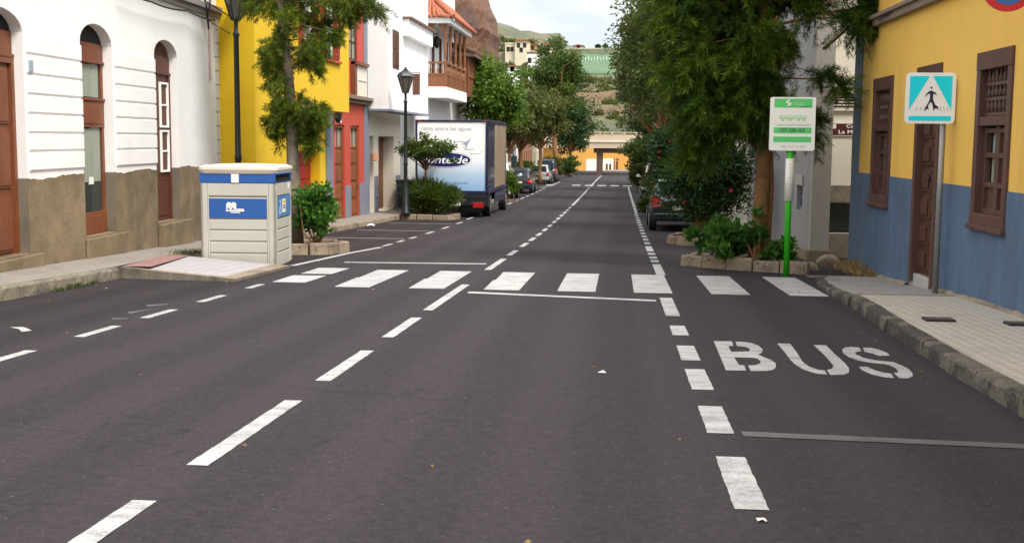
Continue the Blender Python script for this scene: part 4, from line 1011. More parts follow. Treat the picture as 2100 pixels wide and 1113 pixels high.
# ================================================================ recycling container
by0, by1, bx0, bx1 = 18.55, 19.72, -6.62, -5.42
g = zr(18.9) + .0; zt = g + 1.62
t = thing('recycling_container', 'beige paper recycling container with blue bands on the left pavement', 'container', ((bx0 + bx1) / 2, (by0 + by1) / 2, g))
A_ = rad(3)
def bw(x, y, z):  # turned three degrees round its near right corner
    dx, dy = x - bx1, y - by0; return (bx1 + dx * math.cos(A_) - dy * math.sin(A_), by0 + dx * math.sin(A_) + dy * math.cos(A_), z)
class BinFr:
    def __init__(s, f): s.f = f
    def pt(s, a, n, z): return bw(*s.f(a, n, z))
Ff = BinFr(lambda a, n, z: (bx0 + a, by0 - n, z)); Fs = BinFr(lambda a, n, z: (bx1 + n, by0 + a, z)); Fb = BinFr(lambda a, n, z: (a, n, z))
wf, wsd = bx1 - bx0, by1 - by0
zh = lambda py: zt - (py - 333) / 206 * 1.62
m = MB(Fb); m.box(bx0 + .03, bx1 - .03, by0 + .03, by1 - .03, g, zh(352)); build('body', m, M['binbody'], t)
for F_, w_, hidden in ((Ff, wf, 0), (Fs, wsd, 0), (BinFr(lambda a, n, z: (bx0 - n, by1 - a, z)), wsd, 1), (BinFr(lambda a, n, z: (bx1 - a, by1 + n, z)), wf, 1)):
    m = MB(F_); e = .11
    m.bar(0, e, g, zh(370), -.05, .0); m.bar(w_ - e, w_, g, zh(370), -.05, .0)
    m.bar(e, w_ - e, zh(396), zh(370), -.05, .0)
    for y0_, y1_ in ((399, 440), (443, 464), (466, 487), (489, 511), (513, 541)):
        m.bar(e + .03, w_ - e - .03, zh(y1_), zh(y0_), -.05, -.006)
    m.bar(e, e + .03, g, zh(396), -.05, .0); m.bar(w_ - e - .03, w_ - e, g, zh(396), -.05, 0)
    build('panel', m, M['binbody'], t, bevel=.012)
m = MB(Ff); m.bar(-.005, wf + .005, zh(369), zh(350), -.05, .006); build('blue_band', m, M['binblue'], t)
m = MB(Ff); m.bar(wf * .42, wf * .52, zh(369), zh(351), .006, .012); build('band_label', m, M['sticker'], t)
m = MB(Fs); m.bar(.0, wsd, zh(369), zh(350), -.05, .004); build('blue_band', m, M['binblue'], t)
m = MB(Fs); m.bar(.02, wsd - .14, zh(367), zh(352), .004, .006); build('slot', m, M['blackvoid'], t)
m = MB(Fs); m.bar(.02, wsd - .14, zh(352), zh(350.5), .004, .05); build('slot_hood', m, M['binblue'], t)
m = MB(Fb)
prof = [(.0, zh(352)), (.02, zh(350)), (.04, zh(343)), (.035, zh(338)), (-.04, zh(334)), (-.2, zt), (-.42, zt + .01)]
rows = []
for e, z in prof:
    ring = []
    for cx_, cy_, sx, sy in ((bx0, by0, -1, -1), (bx1, by0, 1, -1), (bx1, by1, 1, 1), (bx0, by1, -1, 1)):
        for k in range(4):
            a = {(-1,-1): 180, (1,-1): 270, (1,1): 0, (-1,1): 90}[(sx, sy)] + 30 * k; r = .10
            ring.append((cx_ - sx * r + sx * e + r * math.cos(rad(a)), cy_ - sy * r + sy * e + r * math.sin(rad(a)), z))
    rows.append(ring + [ring[0]])
m.grid(rows); m.poly(rows[-1][:-1]); m.poly(rows[0][:-1])
build('lid', m, M['binlid'], t, smooth=False)
m = MB(Ff); m.bar(.14, wf - .14, zh(440), zh(401), -.01, .004); bp = build('blue_panel', m, M['binblue'], t)
m = MB(Ff); lx_, lz = .14 + (wf - .28) * .30, zh(423)
for q in (0, .075):
    m.prism([(lx_ + q, lz), (lx_ + q + .02, lz), (lx_ + q + .02, lz + .045), (lx_ + q + .055, lz), (lx_ + q + .085, lz), (lx_ + q + .085, lz + .095), (lx_ + q + .06, lz + .115), (lx_ + q + .03, lz + .115), (lx_ + q, lz + .09)], .0045, .006)
m.bar(lx_ - .01, lx_ + .29, lz - .03, lz - .008, .0045, .006); m.bar(lx_ + .07, lx_ + .22, lz - .055, lz - .04, .0045, .006); m.bar(lx_ + .165, lx_ + .28, lz - .004, lz + .012, .0045, .006)
build('emblem', m, M['sticker'], bp)
m = MB(Fs); m.bar(.14, wsd - .1, zh(440), zh(397), -.01, .004); bp = build('poster', m, M['binblue2'], t)
m = MB(Fs); m.bar(.46, .70, zh(432), zh(404), .0045, .007); build('notice', m, M['sticker'], bp)
m = MB(Fs); m.bar(.49, .67, zh(412), zh(407), .0075, .009); build('notice_heading', m, M['orange'], bp)
m = MB(Fs); m.bar(.52, .65, zh(419), zh(416.5), .0075, .009); m.bar(.52, .65, zh(424), zh(421), .0075, .009); build('notice_lines', m, M['dark'], bp)
m = MB(Fs)
for a_, b_, c_, d_ in ((.25, .38, 406, 408), (.33, .37, 408, 420), (.25, .40, 420, 423), (.25, .29, 423, 432), (.36, .40, 423, 432), (.25, .40, 432, 434)): m.bar(a_, b_, zh(d_), zh(c_), .0045, .006)
build('poster_marks', m, plain('pale_blue_ink', (.42, .58, .72), .5), bp)
m = MB(Fs); m.bar(.06, .10, zh(381), zh(376), .0, .004); m.bar(wsd - .28, wsd - .14, zh(384), zh(373), .0, .004); build('small_stickers', m, M['sticker'], t)

# ================================================================ street lamps
def lamp(px, ybase_px, Y, X, label, zl):
    g = zr(Y) + .15; t = thing('street_lamp', label, 'street lamp', (X, Y, g), 'black iron street lamps on the left pavement')
    H_ = zl - g
    m = MB(); m.lathe((X, Y, g), [(.16, 0), (.16, .08), (.11, .14), (.11, .75), (.085, .82), (.065, 1.0), (.06, 1.6), (.075, 1.63), (.075, 1.68), (.062, 1.72), (.052, H_ - .35), (.068, H_ - .32), (.068, H_ - .28), (.042, H_ - .24), (.040, H_ - .05), (.09, H_)], 14); build('post', m, M['metaldk'], t, smooth=True)
    m = MB()
    for k in range(6):
        a = math.pi * 2 * k / 6 + .3; ca, sa = math.cos(a), math.sin(a)
        m.tube([(X + .10 * ca, Y + .10 * sa, zl), (X + .25 * ca, Y + .25 * sa, zl + .50)], .014, 5)
    m.lathe((X, Y, zl + .50), [(.27, 0), (.29, .02), (.27, .05), (.22, .12), (.12, .19), (.08, .21), (.08, .24), (.03, .26), (.04, .29), (.01, .32)], 6, .3)
    m.lathe((X, Y, zl - .03), [(.07, 0), (.11, .02), (.11, .05)], 6, .3)
    build('lantern_frame', m, M['metaldk'], t)
    m = MB(); m.lathe((X, Y, zl + .02), [(.095, 0), (.245, .48)], 6, .3); build('lantern_glass', m, M['lampglass'], t)
lamp(0, 0, 23.9, atY(488, 300, 23.9).x, 'tall black street lamp rising behind the recycling container', atY(487, 40, 23.9).z)
lamp(0, 0, 38.6, atY(832, 430, 38.6).x, 'black street lamp standing beside the rear of the water truck', atY(832, 190, 38.6).z)
x0 = atY(818, 400, 43).x; g = zr(43) + .15
m2 = MB(WORLD); m2.prism([(x0, g + .06), (x0 + .62, g + .06), (x0 + .68, g + 1.0), (x0 - .05, g + 1.0)], -43.5, -42.8)
t = thing('rubbish_bin', 'dark blue wheeled rubbish bin behind the second street lamp', 'bin', (x0 + .3, 43.1, g))
build('body', m2, plain('bin_dark_blue', (.012, .03, .055), .5), t, bevel=.02)
m2 = MB(WORLD); m2.bar(x0 - .08, x0 + .71, g + 1.0, g + 1.07, -43.55, -42.75); build('lid', m2, plain('bin_lid_blue', (.012, .03, .055), .5), t, bevel=.02)
for q in (.08, .56):
    m2 = MB(); m2.tube([(x0 + q - .03, 43.4, g + .1), (x0 + q + .03, 43.4, g + .1)], .1, 12); build('wheel', m2, M['black'], t)

c0, c1 = atY(845, 152, 43.2), atY(845, 195, 43.2)
t = thing('hanging_sign', 'plain dark brown board hanging from the white overhang behind the lamp', 'sign', (-7.36, 43.2, c1.z))
m = MB(); m.box(-7.47, -7.22, 43.17, 43.23, c1.z, c0.z); build('board', m, M['brown'], t, bevel=.01)
m = MB(); m.box(OX, -7.2, 43.19, 43.21, c0.z + .02, c0.z + .05); build('bracket', m, M['metaldk'], t)
# ================================================================ water truck
TY = 40.5; TX0, TX1 = atY(852, 350, TY).x, atY(1001, 350, TY).x
ztp, zbx = atY(925, 246, TY).z, atY(925, 392, TY).z; g = zr(42.5); TL = 6.3; TE = TY + TL
t = thing('box_truck', 'water delivery truck with pale blue printed rear and beige side curtain', 'truck', ((TX0 + TX1) / 2, TY + 3, g))
q = NT('truck_print'); sx = q.n('ShaderNodeSeparateXYZ'); q.l(q.coord(), sx.inputs[0]); mr = q.n('ShaderNodeMapRange'); q.l(sx.outputs['Z'], mr.inputs[0]); mr.inputs[1].default_value = zbx - g; mr.inputs[2].default_value = ztp - g
q.l(q.ramp(mr.outputs[0], [(0, (.24, .46, .72)), (.22, (.46, .62, .80)), (.42, (.86, .90, .93)), (.58, (.96, .95, .93))]), q.b.inputs['Base Color']); q.b.inputs['Roughness'].default_value = .4
m = MB(); m.box(TX0 + .02, TX1 - .04, TY + .03, TE, zbx, ztp - .02); build('cargo_box', m, M['farwhite'], t)
m = MB(); m.box(TX0 + .07, TX1 - .09, TY, TY + .029, zbx + .02, ztp - .07); rp = build('rear_panel', m, q.m, t)
m = MB()
for a, b, c, d in ((TX0, TX0 + .07, zbx - .05, ztp), (TX1 - .09, TX1, zbx - .05, ztp), (TX0 + .07, TX1 - .09, ztp - .07, ztp), (TX0 + .07, TX1 - .09, zbx - .08, zbx + .02)): m.box(a, b, TY - .03, TY + .05, c, d)
m.box(TX1 - .04, TX1 + .02, TY + .05, TE, ztp - .12, ztp); m.box(TX1 - .04, TX1 + .02, TY + .05, TE, zbx - .08, zbx + .06); m.box(TX1 - .04, TX1 + .02, TE - .12, TE, zbx, ztp - .12); m.box(TX1 - .04, TX1 - .01, TY + .05, TY + 2.6, zbx + .06, ztp - .12)
build('box_frame', m, M['truckblue'], t, bevel=.01)
m = MB(); rows = []
for k in range(60):
    y = TY + 2.3 + (TL - 2.45) * k / 59; rows.append([(TX1 - .015 + .035 * math.sin(k * 1.05) * (1 if z else .6) + .02 * math.sin(k * .37), y, zz) for z, zz in ((0, zbx - .02), (1, (zbx + ztp) / 2), (1, ztp - .13))])
m.grid(rows); build('side_curtain', m, M['tarp'], t, smooth=True, fix=False)
for x in (TX0 + .12, TX1 - .12):
    m = MB(); m.box(x - .05, x + .05, TY - .05, TY - .03, ztp - .05, ztp - .01); build('marker_lamp', m, M['tail'], t)
xm = (TX0 + TX1) / 2; zc = atY(940, 328, TY).z; ew = 72 / 2450 * TY * .98
xo = atY(912, 328, TY).x
m = MB(WORLD); ell = lambda k: [(xo + k[0] * math.cos(2 * math.pi * i / 40), zc + k[1] * math.sin(2 * math.pi * i / 40)) for i in range(40)]
m.prism(ell((ew * .80, .265)), -TY + .001, -TY + .004); lo = build('logo_rim', m, M['signwhite'], rp)
m = MB(WORLD); m.prism(ell((ew * .805, .28)), -TY + .0005, -TY + .0015); build('logo_outline', m, plain('logo_blue', (.10, .14, .5), .4), rp)
m = MB(WORLD); m.prism(ell((ew * .76, .24)), -TY + .0045, -TY + .007); build('logo_field', m, plain('logo_navy', (.010, .016, .13), .4), rp)
text('Fonteide', .36, (xo, TY - .010, zc - .01), (1, 0, 0), (0, 0, 1), M['signwhite'], rp, shear=.25, off=.012, width=ew * 1.36)
text('reina entre las aguas', .19, (atY(915, 264, TY).x, TY - .006, atY(920, 264, TY).z), (1, 0, 0), (0, 0, 1), plain('pale_ink', (.40, .40, .50), .5), rp, width=1.72)
text('agua mineral natural', .13, (atY(912, 375, TY).x, TY - .006, atY(920, 375, TY).z), (1, 0, 0), (0, 0, 1), plain('blue_ink', (.14, .26, .42), .5), rp, width=1.55)
m = MB(WORLD)
for cx_, cz_, a0, a1, r in ((945, 297, 20, 160, .22), (962, 300, 190, 330, .20)):
    c0 = atY(cx_, cz_, TY); pts = [(c0.x + r * math.cos(rad(a0 + (a1 - a0) * k / 8)), .004 - TY, c0.z + r * .55 * math.sin(rad(a0 + (a1 - a0) * k / 8))) for k in range(9)]; m.tube(pts, .008, 4)
c0 = atY(957, 293, TY); m.prism([(c0.x - .18, c0.z - .06), (c0.x - .05, c0.z + .03), (c0.x + .10, c0.z + .12), (c0.x + .17, c0.z + .18), (c0.x + .06, c0.z - .02), (c0.x - .03, c0.z - .22), (c0.x - .06, c0.z - .06)], -TY + .001, -TY + .004)
c1, c2 = atY(962, 314, TY), atY(998, 309, TY); m.tube([(c1.x, .003 - TY, c1.z), ((c1.x + c2.x) / 2, .003 - TY, c1.z - .03), (c2.x - .1, .003 - TY, c2.z)], .006, 4)
build('splash_print', m, plain('splash_grey', (.36, .42, .52), .5), rp)
m = MB(); m.box(TX0 + .1, TX1 - .1, TY + .1, TE + 1.4, g + .55, zbx - .081); m.box(TX0 + .05, TX1 - .05, TY - .02, TY + .12, g + .45, g + .75); m.box(TX0 + .15, TX1 - .15, TY + .15, TY + .3, g + .3, g + .45); m.box(TX1 - .12, TX1 - .02, TY + .3, TY + .9, g + .4, zbx - .1); build('chassis', m, M['dark'], t, bevel=.01)
m = MB(); m.box(TX0 + .02, TX1 - .02, TY - .04, TY - .005, zbx - .24, zbx - .085); build('rear_skirt', m, M['dark'], t)
for x0_, x1_ in ((atY(970, 420, TY).x, atY(992, 420, TY).x), (TX0 + .15, TX0 + .52)):
    z0_, z1_ = atY(980, 426, TY).z, atY(980, 415, TY).z; m = MB(); m.box(x0_, x1_, TY - .09, TY - .02, z0_, z1_); tl = build('tail_light', m, M['tail'], t, bevel=.01)
c0 = atY(935, 418, TY); m = MB(); m.box(c0.x - .2, c0.x + .16, TY - .06, TY - .03, c0.z - .06, c0.z + .06); build('number_plate', m, M['plate'], t)
for yw in (TY + 1.35, TE + .75):
    for x, d in ((TX1 - .18, .15), (TX0 + .18, .15)):
        gz = zr(yw); m = MB(); m.tube([(x - d, yw, gz + .43), (x - d + .02, yw, gz + .43)], [.36, .43], 20, False); m.tube([(x - d + .02, yw, gz + .43), (x + d - .02, yw, gz + .43)], .43, 20); wl = build('wheel', m, M['black'], t)
        m = MB(); m.tube([(x + d - .02, yw, gz + .43), (x + d + .005, yw, gz + .43)], [.25, .16], 14); m.tube([(x - d + .015, yw, gz + .43), (x - d - .002, yw, gz + .43)], [.25, .2], 14); build('rim', m, M['chrome'], wl)
m = MB(); m.box(TX1 - .03, TX1, TY + 2.3, TE - .4, g + .42, zbx - .12); build('side_guard', m, M['truckblue'], t)
# cab
m = MB(Fr(0, 0, 0, 1, 1, 0)); m.prism([(TE + .12, g + .5), (TE + 1.75, g + .5), (TE + 1.8, g + 1.35), (TE + 1.45, g + 2.35), (TE + .12, g + 2.4)], TX0 + .12, TX1 - .12); cb = build('cab', m, M['truckblue'], t, bevel=.05)
for x in (TX1 - .118, TX0 + .118):
    m = MB(Fr(0, 0, 0, 1, 1, 0)); m.prism([(TE + .45, g + 1.45), (TE + 1.62, g + 1.45), (TE + 1.35, g + 2.15), (TE + .45, g + 2.15)], x - .004, x + .004); build('cab_window', m, M['carglass'], cb)
for s, x in ((1, TX1 - .1), (-1, TX0 + .1)):
    m = MB(); m.tube([(x, TE + 1.5, g + 2.2), (x + s * .28, TE + 1.55, g + 2.15), (x + s * .3, TE + 1.55, g + 1.5), (x, TE + 1.5, g + 1.4)], .018, 6); mi = build('mirror_arm', m, M['dark'], t)
    m = MB(); m.box(x + s * .18, x + s * .42, TE + 1.5, TE + 1.58, g + 1.55, g + 2.05); build('mirror', m, M['carglass'], mi, bevel=.02)

# ================================================================ cars
def car(label, X, Y, col, kind='hatch', seed=0, k=1.0, group='parked cars along the street', cat='car', facing=1):
    g = zr(Y + 2); paintm = plain('car_paint_' + label.split()[0] + str(seed), col, .28, .15, coat=.6)
    t = thing('parked_car', label, cat, (X, Y + 2, g), group)
    Ln, hw, hb, hr = (4.1, .83, .92, 1.45) if kind == 'hatch' else (4.4, .86, .98, 1.44) if kind == 'saloon' else (4.5, .90, 1.1, 1.85)
    slope = math.atan((zr(Y + 4) - zr(Y)) / 4)
    def Wp(x, y, z): return (X + x, Y + y, g + z + (y - 2) * math.tan(slope))
    class CF:
        def pt(self, a, n, z): return Wp(a, n, z)
    f = CF()
    # body: lower shell lofted along its length
    st = [(.0, .86, .42, .80), (.06, .95, .34, .86), (.35, .99, .27, hb), (1.0, 1, .24, hb + .02), (2.6, 1, .24, hb), (3.0, .99, .24, hb - .04), (Ln - .4, .95, .27, hb - .17), (Ln - .08, .86, .33, .66), (Ln, .76, .40, .55)]
    m = MB(f); rows = []
    for y, w, b, h in st:
        w *= hw; rows.append([(-w * .82, y, b), (-w * .97, y, b + .1), (-w, y, (b + h) / 2), (-w * .97, y, h - .08), (-w * .86, y, h), (0, y, h + .025), (w * .86, y, h), (w * .97, y, h - .08), (w, y, (b + h) / 2), (w * .97, y, b + .1), (w * .82, y, b)])
    m.grid(rows); m.poly(rows[0]); m.poly(rows[-1]); m.grid([[r[0], r[-1]] for r in rows])
    bd = build('body', m, paintm, t, smooth=True)
    o = bd.modifiers.new('r', 'SUBSURF'); o.levels = 1; o.render_levels = 1
    ys = {'hatch': (.12, .55, 2.3, 3.05), 'saloon': (.75, 1.3, 2.5, 3.2), 'van': (.05, .22, 3.1, 3.7)}[kind]
    m = MB(f); rows = []
    for y, z, w in ((ys[0], hb - .03, .84), (ys[0] + (ys[1] - ys[0]) * .55, (hb + hr) / 2 + .05, .80), (ys[1], hr - .04, .72), (ys[1] + .3, hr, .70), (ys[2] - .2, hr, .70), (ys[2], hr - .03, .71), (ys[3], hb - .02, .84)):
        w *= hw; lo = hb - .04
        rows.append([(-.88 * hw, y, lo), (-w - .0, y, z - .03 if z > hb + .05 else lo + .01), (-w * .86, y, z + .01), (0, y, z + .03), (w * .86, y, z + .01), (w, y, z - .03 if z > hb + .05 else lo + .01), (.88 * hw, y, lo)])
    m.grid(rows); m.poly(rows[0]); m.poly(rows[-1])
    build('cabin', m, paintm, bd, smooth=True)
    # windows
    zl, zh_ = hb + .04, hr - .1
    wl = lambda z: hw * (.88 + (.72 - .88) * (z - hb) / (hr - hb)) + .012
    for s in (-1, 1):
        ya = lambda z, d=.0: ys[0] + (ys[1] - ys[0]) * (z - hb) / (hr - hb) + d
        yb = lambda z, d=.0: ys[3] + (ys[2] - ys[3]) * (z - hb) / (hr - hb) + d
        mid = (ys[1] + ys[2]) / 2 + .05
        for A0, A1 in ((lambda z: ya(z, .22), lambda z: mid - .05), (lambda z: mid + .05, lambda z: yb(z, -.18))):
            m = MB(f); m.poly([(s * wl(zl), A0(zl), zl), (s * wl(zl), A1(zl), zl), (s * wl(zh_), A1(zh_), zh_), (s * wl(zh_), A0(zh_), zh_)]); build('side_window', m, M['carglass'], t)
    yr = lambda z: ys[0] + (ys[1] - ys[0]) * (z - hb) / (hr - hb) - .035
    m = MB(f); m.poly([(-hw * .70, yr(zl), zl), (hw * .70, yr(zl), zl), (hw * .60, yr(zh_), zh_ + .02), (-hw * .60, yr(zh_), zh_ + .02)]); build('rear_window', m, M['carglass'], t)
    yf = lambda z: ys[3] + (ys[2] - ys[3]) * (z - hb) / (hr - hb) + .04
    m = MB(f); m.poly([(-hw * .72, yf(zl), zl), (hw * .72, yf(zl), zl), (hw * .62, yf(zh_), zh_), (-hw * .62, yf(zh_), zh_)]); build('windscreen', m, M['carglass'], t)
    for s in (-1, 1):
        m = MB(f); m.prism_ = 0
        c0, c1 = (hw * .66, hw * .93) if kind != 'van' else (hw * .80, hw * .95)
        zt0, zt1 = (.62, .86) if kind == 'hatch' else (.66, .97) if kind == 'saloon' else (.75, 1.15)
        b = [(s * c0, -.045, zt0 + .04), (s * c1, .0, zt0), (s * hw * .99, .20, zt0 + .03), (s * hw * .985, .22, zt1 - .02), (s * c1 * .97, .03, zt1), (s * (c0 + .04), -.02, zt1 - .01)]
        m.poly(b); m.poly([(x * .97, y + .05, z) for x, y, z in b][::-1])
        build('tail_light', m, M['tail'], t)
        m = MB(f); m.tube([(s * hw * .95, ys[3] - .35, hb + .06), (s * (hw + .12), ys[3] - .33, hb + .1)], .03, 6); m.lathe((s * (hw + .13), ys[3] - .33, hb + .02), [(.05, 0), (.09, .05), (.09, .12), (.04, .17)], 8); build('mirror', m, paintm, t, smooth=True)
        for yw in (.75, Ln - .78):
            m = MB(f); m.tube([(s * (hw - .19), yw, .31), (s * (hw - .19) + s * .02, yw, .31), (s * (hw + .01), yw, .31), (s * (hw + .02), yw, .31)], [.28, .31, .31, .27], 20); wh = build('wheel', m, M['black'], t)
            m = MB(f); m.tube([(s * (hw + .012), yw, .31), (s * (hw + .03), yw, .31)], [.21, .17], 14); build('rim', m, M['chrome'], wh)
    m = MB(f); m.box(-hw * .90, hw * .90, -.06, .2, .30, .52); build('bumper', m, paintm if seed % 2 else M['dark'], t, bevel=.04)
    m = MB(f); m.box(-.26, .26, -.035, -.0, .60, .71); build('number_plate', m, M['plate'], t)
    return t
car('dark green hatchback with red tail lamp half hidden by oleander', 1.76, 33.5, (.006, .020, .020), 'saloon', 1)
car('dark grey car parked beyond the green hatchback on the right', 1.95, 50, (.05, .06, .07), 'hatch', 2)
car('white estate car parked farthest along the right side', 2.05, 60, (.75, .74, .70), 'van', 3)
car('dark grey hatchback with red lamps parked among the left trees', -5.85, 69.5, (.05, .05, .055), 'hatch', 4)
car('white van mostly hidden behind the bush and the truck', -6.1, 58.5, (.75, .75, .74), 'van', 5)
car('silver hatchback parked on the far left side', -6.1, 92, (.50, .52, .52), 'hatch', 7)
car('dark blue car parked just beyond the silver hatchback', -6.0, 98.5, (.03, .035, .07), 'van', 8)
# ================================================================ foliage
def leaf_obj(name, C, D, L, Wd, tint, mat, parent, seed=0, fold=.25):
    rg = np.random.default_rng(seed); n = len(C)
    D = D / np.maximum(1e-6, np.linalg.norm(D, axis=1, keepdims=True))
    R = rg.normal(size=(n, 3)); Sd = np.cross(D, R); Sd /= np.maximum(1e-6, np.linalg.norm(Sd, axis=1, keepdims=True))
    L = np.broadcast_to(L, (n,))[:, None]; Wd = np.broadcast_to(Wd, (n,))[:, None]
    mid = C + D * L * .45; N = np.cross(D, Sd)
    V = np.empty((n, 4, 3)); V[:, 0] = C; V[:, 1] = mid + Sd * Wd * .5 + N * Wd * fold; V[:, 2] = C + D * L; V[:, 3] = mid - Sd * Wd * .5
    o0 = ORG[parent]; V -= np.array(o0)
    me = bpy.data.meshes.new(name); me.vertices.add(n * 4); me.vertices.foreach_set('co', V.reshape(-1).astype(np.float32))
    me.loops.add(n * 4); me.loops.foreach_set('vertex_index', np.arange(n * 4, dtype=np.int32))
    me.polygons.add(n); me.polygons.foreach_set('loop_start', np.arange(0, n * 4, 4, dtype=np.int32))
    at = me.attributes.new('tint', 'FLOAT', 'FACE'); at.data.foreach_set('value', np.clip(tint, 0, 1).astype(np.float32))
    me.update(calc_edges=True); me.materials.append(mat)
    o = bpy.data.objects.new(name, me); COL.objects.link(o); o.parent = parent; ORG[o] = o0; return o

def crown_clumps(rg, center, radii, K, size=(.22, .42), low=-.9):
    out = []
    while len(out) < K:
        p = rg.uniform(-1, 1, 3); r = np.linalg.norm(p)
        if r > 1 or r < .30 or p[2] < low: continue
        p *= (.82 + .30 * math.sin(p[0] * 5 + radii[0] * 9) * math.sin(p[2] * 4 + p[1] * 3 + radii[2] * 5))
        out.append((*(np.array(center) + p * np.array(radii)), rg.uniform(*size) * min(radii)))
    return out

def leaves_from(rg, clumps, n, L, Wd, droop=.3, up=0.0):
    C, D, T = [], [], []
    for x, y, z, r in clumps:
        k = max(6, int(n * rg.uniform(.6, 1.3))); q = rg.normal(size=(k, 3)); q /= np.linalg.norm(q, axis=1, keepdims=True)
        q = q * (rg.uniform(0, 1, (k, 1)) ** .5) * r * np.array([1.15, 1.15, .72])
        C.append(q + np.array([x, y, z])); D.append(q / r * .8 + rg.normal(size=(k, 3)) * .5 + np.array([0, 0, up - droop]))
        T.append(rg.uniform(.15, .75) + rg.normal(size=k) * .17)
    C, D, T = map(np.concatenate, (C, D, T)); nn = len(C)
    return C, D, L * rg.uniform(.6, 1.25, nn), Wd * rg.uniform(.7, 1.2, nn), T

def limbs(m, rg, top, clumps, r0, k):
    idx = rg.permutation(len(clumps))[:k]
    for i in idx:
        x, y, z, r = clumps[i]; a = Vector(top); b = Vector((x, y, z)); mid = a.lerp(b, .5) + Vector(rg.normal(size=3) * .12 * (b - a).length)
        m.tube([a, mid, b], [r0, r0 * .6, r0 * .18], 6, False)

def tree(label, X, Y, th, tr, ch, radii, K, n, L, Wd, leaf, bark='trunk', seed=0, group='leafy trees along the street', dx=0.0, off=0.0, low=-.9, name='leafy_tree', size=(.22, .42), droop=.3):
    rg = np.random.default_rng(seed); g = zr(Y) + off
    t = thing(name, label, 'tree', (X, Y, g), group)
    cl = crown_clumps(rg, (X + dx, Y, g + ch), radii, K, size, low)
    m = MB(); top = (X + dx * .6, Y, g + th)
    m.tube([(X, Y, g - .1), (X + rg.normal() * .05, Y, g + th * .35), (X + dx * .3 + rg.normal() * .07, Y, g + th * .7), top, (X + dx, Y, g + ch + radii[2] * .4)], [tr * 1.25, tr, tr * .9, tr * .8, tr * .2], 9)
    limbs(m, rg, top, cl, tr * .5, min(22, K // 3)); build('trunk', m, M[bark], t, smooth=True)
    leaf_obj('crown', *leaves_from(rg, cl, n, L, Wd, droop), M[leaf], t, seed)
    return t

def bush(label, X, Y, h, rx, ry, K, n, L, Wd, leaf, seed=0, off=.12, group=None, name='bush', stems=6, droop=0.0, up=.4, cat='bush', flowers=0, size=(.3, .5)):
    rg = np.random.default_rng(seed); g = zr(Y) + off
    t = thing(name, label, cat, (X, Y, g), group)
    cl = crown_clumps(rg, (X, Y, g + h * .55), (rx, ry, h * .5), K, size)
    cl = [(x, y, max(z, g + .04), r) for x, y, z, r in cl]
    m = MB(); limbs(m, rg, (X, Y, g - .03), cl, .022, stems); build('stems', m, M['trunk'], t, smooth=True)
    leaf_obj('foliage', *leaves_from(rg, cl, n, L, Wd, droop, up), M[leaf], t, seed)
    if flowers:
        C, D = [], []
        for k in range(flowers):
            x, y, z, r = cl[rg.integers(len(cl))]; c = np.array([x, y, z]) + rg.normal(size=3) * r * .6 + np.array([-.1, -ry * .5, .05])
            for j in range(10): C.append(c); D.append(rg.normal(size=3))
        C, D = np.array(C), np.array(D); leaf_obj('flowers', C, D, .055, .05, rg.uniform(.1, .9, len(C)), M['flower'], t, seed)
    return t

def feather_tree(label, base, trunk, tufts, leaf, bark, seed, sprays=26, needles=46, nl=.17, nw=.012, tr=.16, sl=.55, branch=.03, extra=(), minz=1.3):
    """tree of drooping needle sprays: trunk polyline, tufts of (point, radius)"""
    rg = np.random.default_rng(seed); t = thing('needle_tree', label, 'tree', base)
    m = MB(); m.tube(trunk, [tr * (1.25 if i == 0 else 1) * (1 - .55 * i / (len(trunk) - 1)) for i in range(len(trunk))], 12)
    C, D, T = [], [], []
    for (c, r) in tufts:
        c = np.array(c); tv = [Vector(q) for q in trunk]
        a = min((u.lerp(v, f) for u, v in zip(tv, tv[1:]) for f in (0, .25, .5, .75, 1)), key=lambda w: abs(max(w.z, c[2] + .05) - (c[2] + .1)) + abs(w.z - c[2] - .1) * .3 + (3 if w.z < base[2] + minz else 0) + .1 * (w - Vector(c)).length)
        b = Vector(c); mid = a.lerp(b, .55) + Vector((rg.normal() * .08, rg.normal() * .08, .10 + rg.normal() * .08))
        m.tube([a, mid, b], [branch * rg.uniform(.8, 1.6), branch * .8, branch * .3], 6, False)
        bd = np.array((b - a).normalized()) if (b - a).length > .01 else np.zeros(3); tt = rg.uniform(.2, .7)
        for s in range(sprays):
            o = c + rg.normal(size=3) * r * .45 - bd * rg.uniform(0, r)
            d = rg.normal(size=3) * .75 + bd * .8 + (o - c) / r * .5; d[2] -= .25; d /= np.linalg.norm(d)
            ln = sl * rg.uniform(.5, 1.15); k = int(needles * rg.uniform(.7, 1.2)); u = rg.uniform(0, 1, k)
            sag = np.zeros((k, 3)); sag[:, 2] = -.35 * ln * u ** 2
            C.append(o + d * (u * ln)[:, None] + sag + rg.normal(size=(k, 3)) * .012)
            dd = d * .9 + rg.normal(size=(k, 3)) * .55; dd[:, 2] -= .35 * u; D.append(dd)
            T.append(np.full(k, tt + rg.normal() * .13) + rg.normal(size=k) * .1 + .15 * u)
    for pts, rs in extra: m.tube(pts, rs, 8, False)
    build('trunk', m, M[bark], t, smooth=True)
    C, D, T = map(np.concatenate, (C, D, T)); n = len(C)
    leaf_obj('crown', C, D, nl * rg.uniform(.6, 1.2, n), nw * rg.uniform(.8, 1.3, n), T, M[leaf], t, seed, .1)
    return t

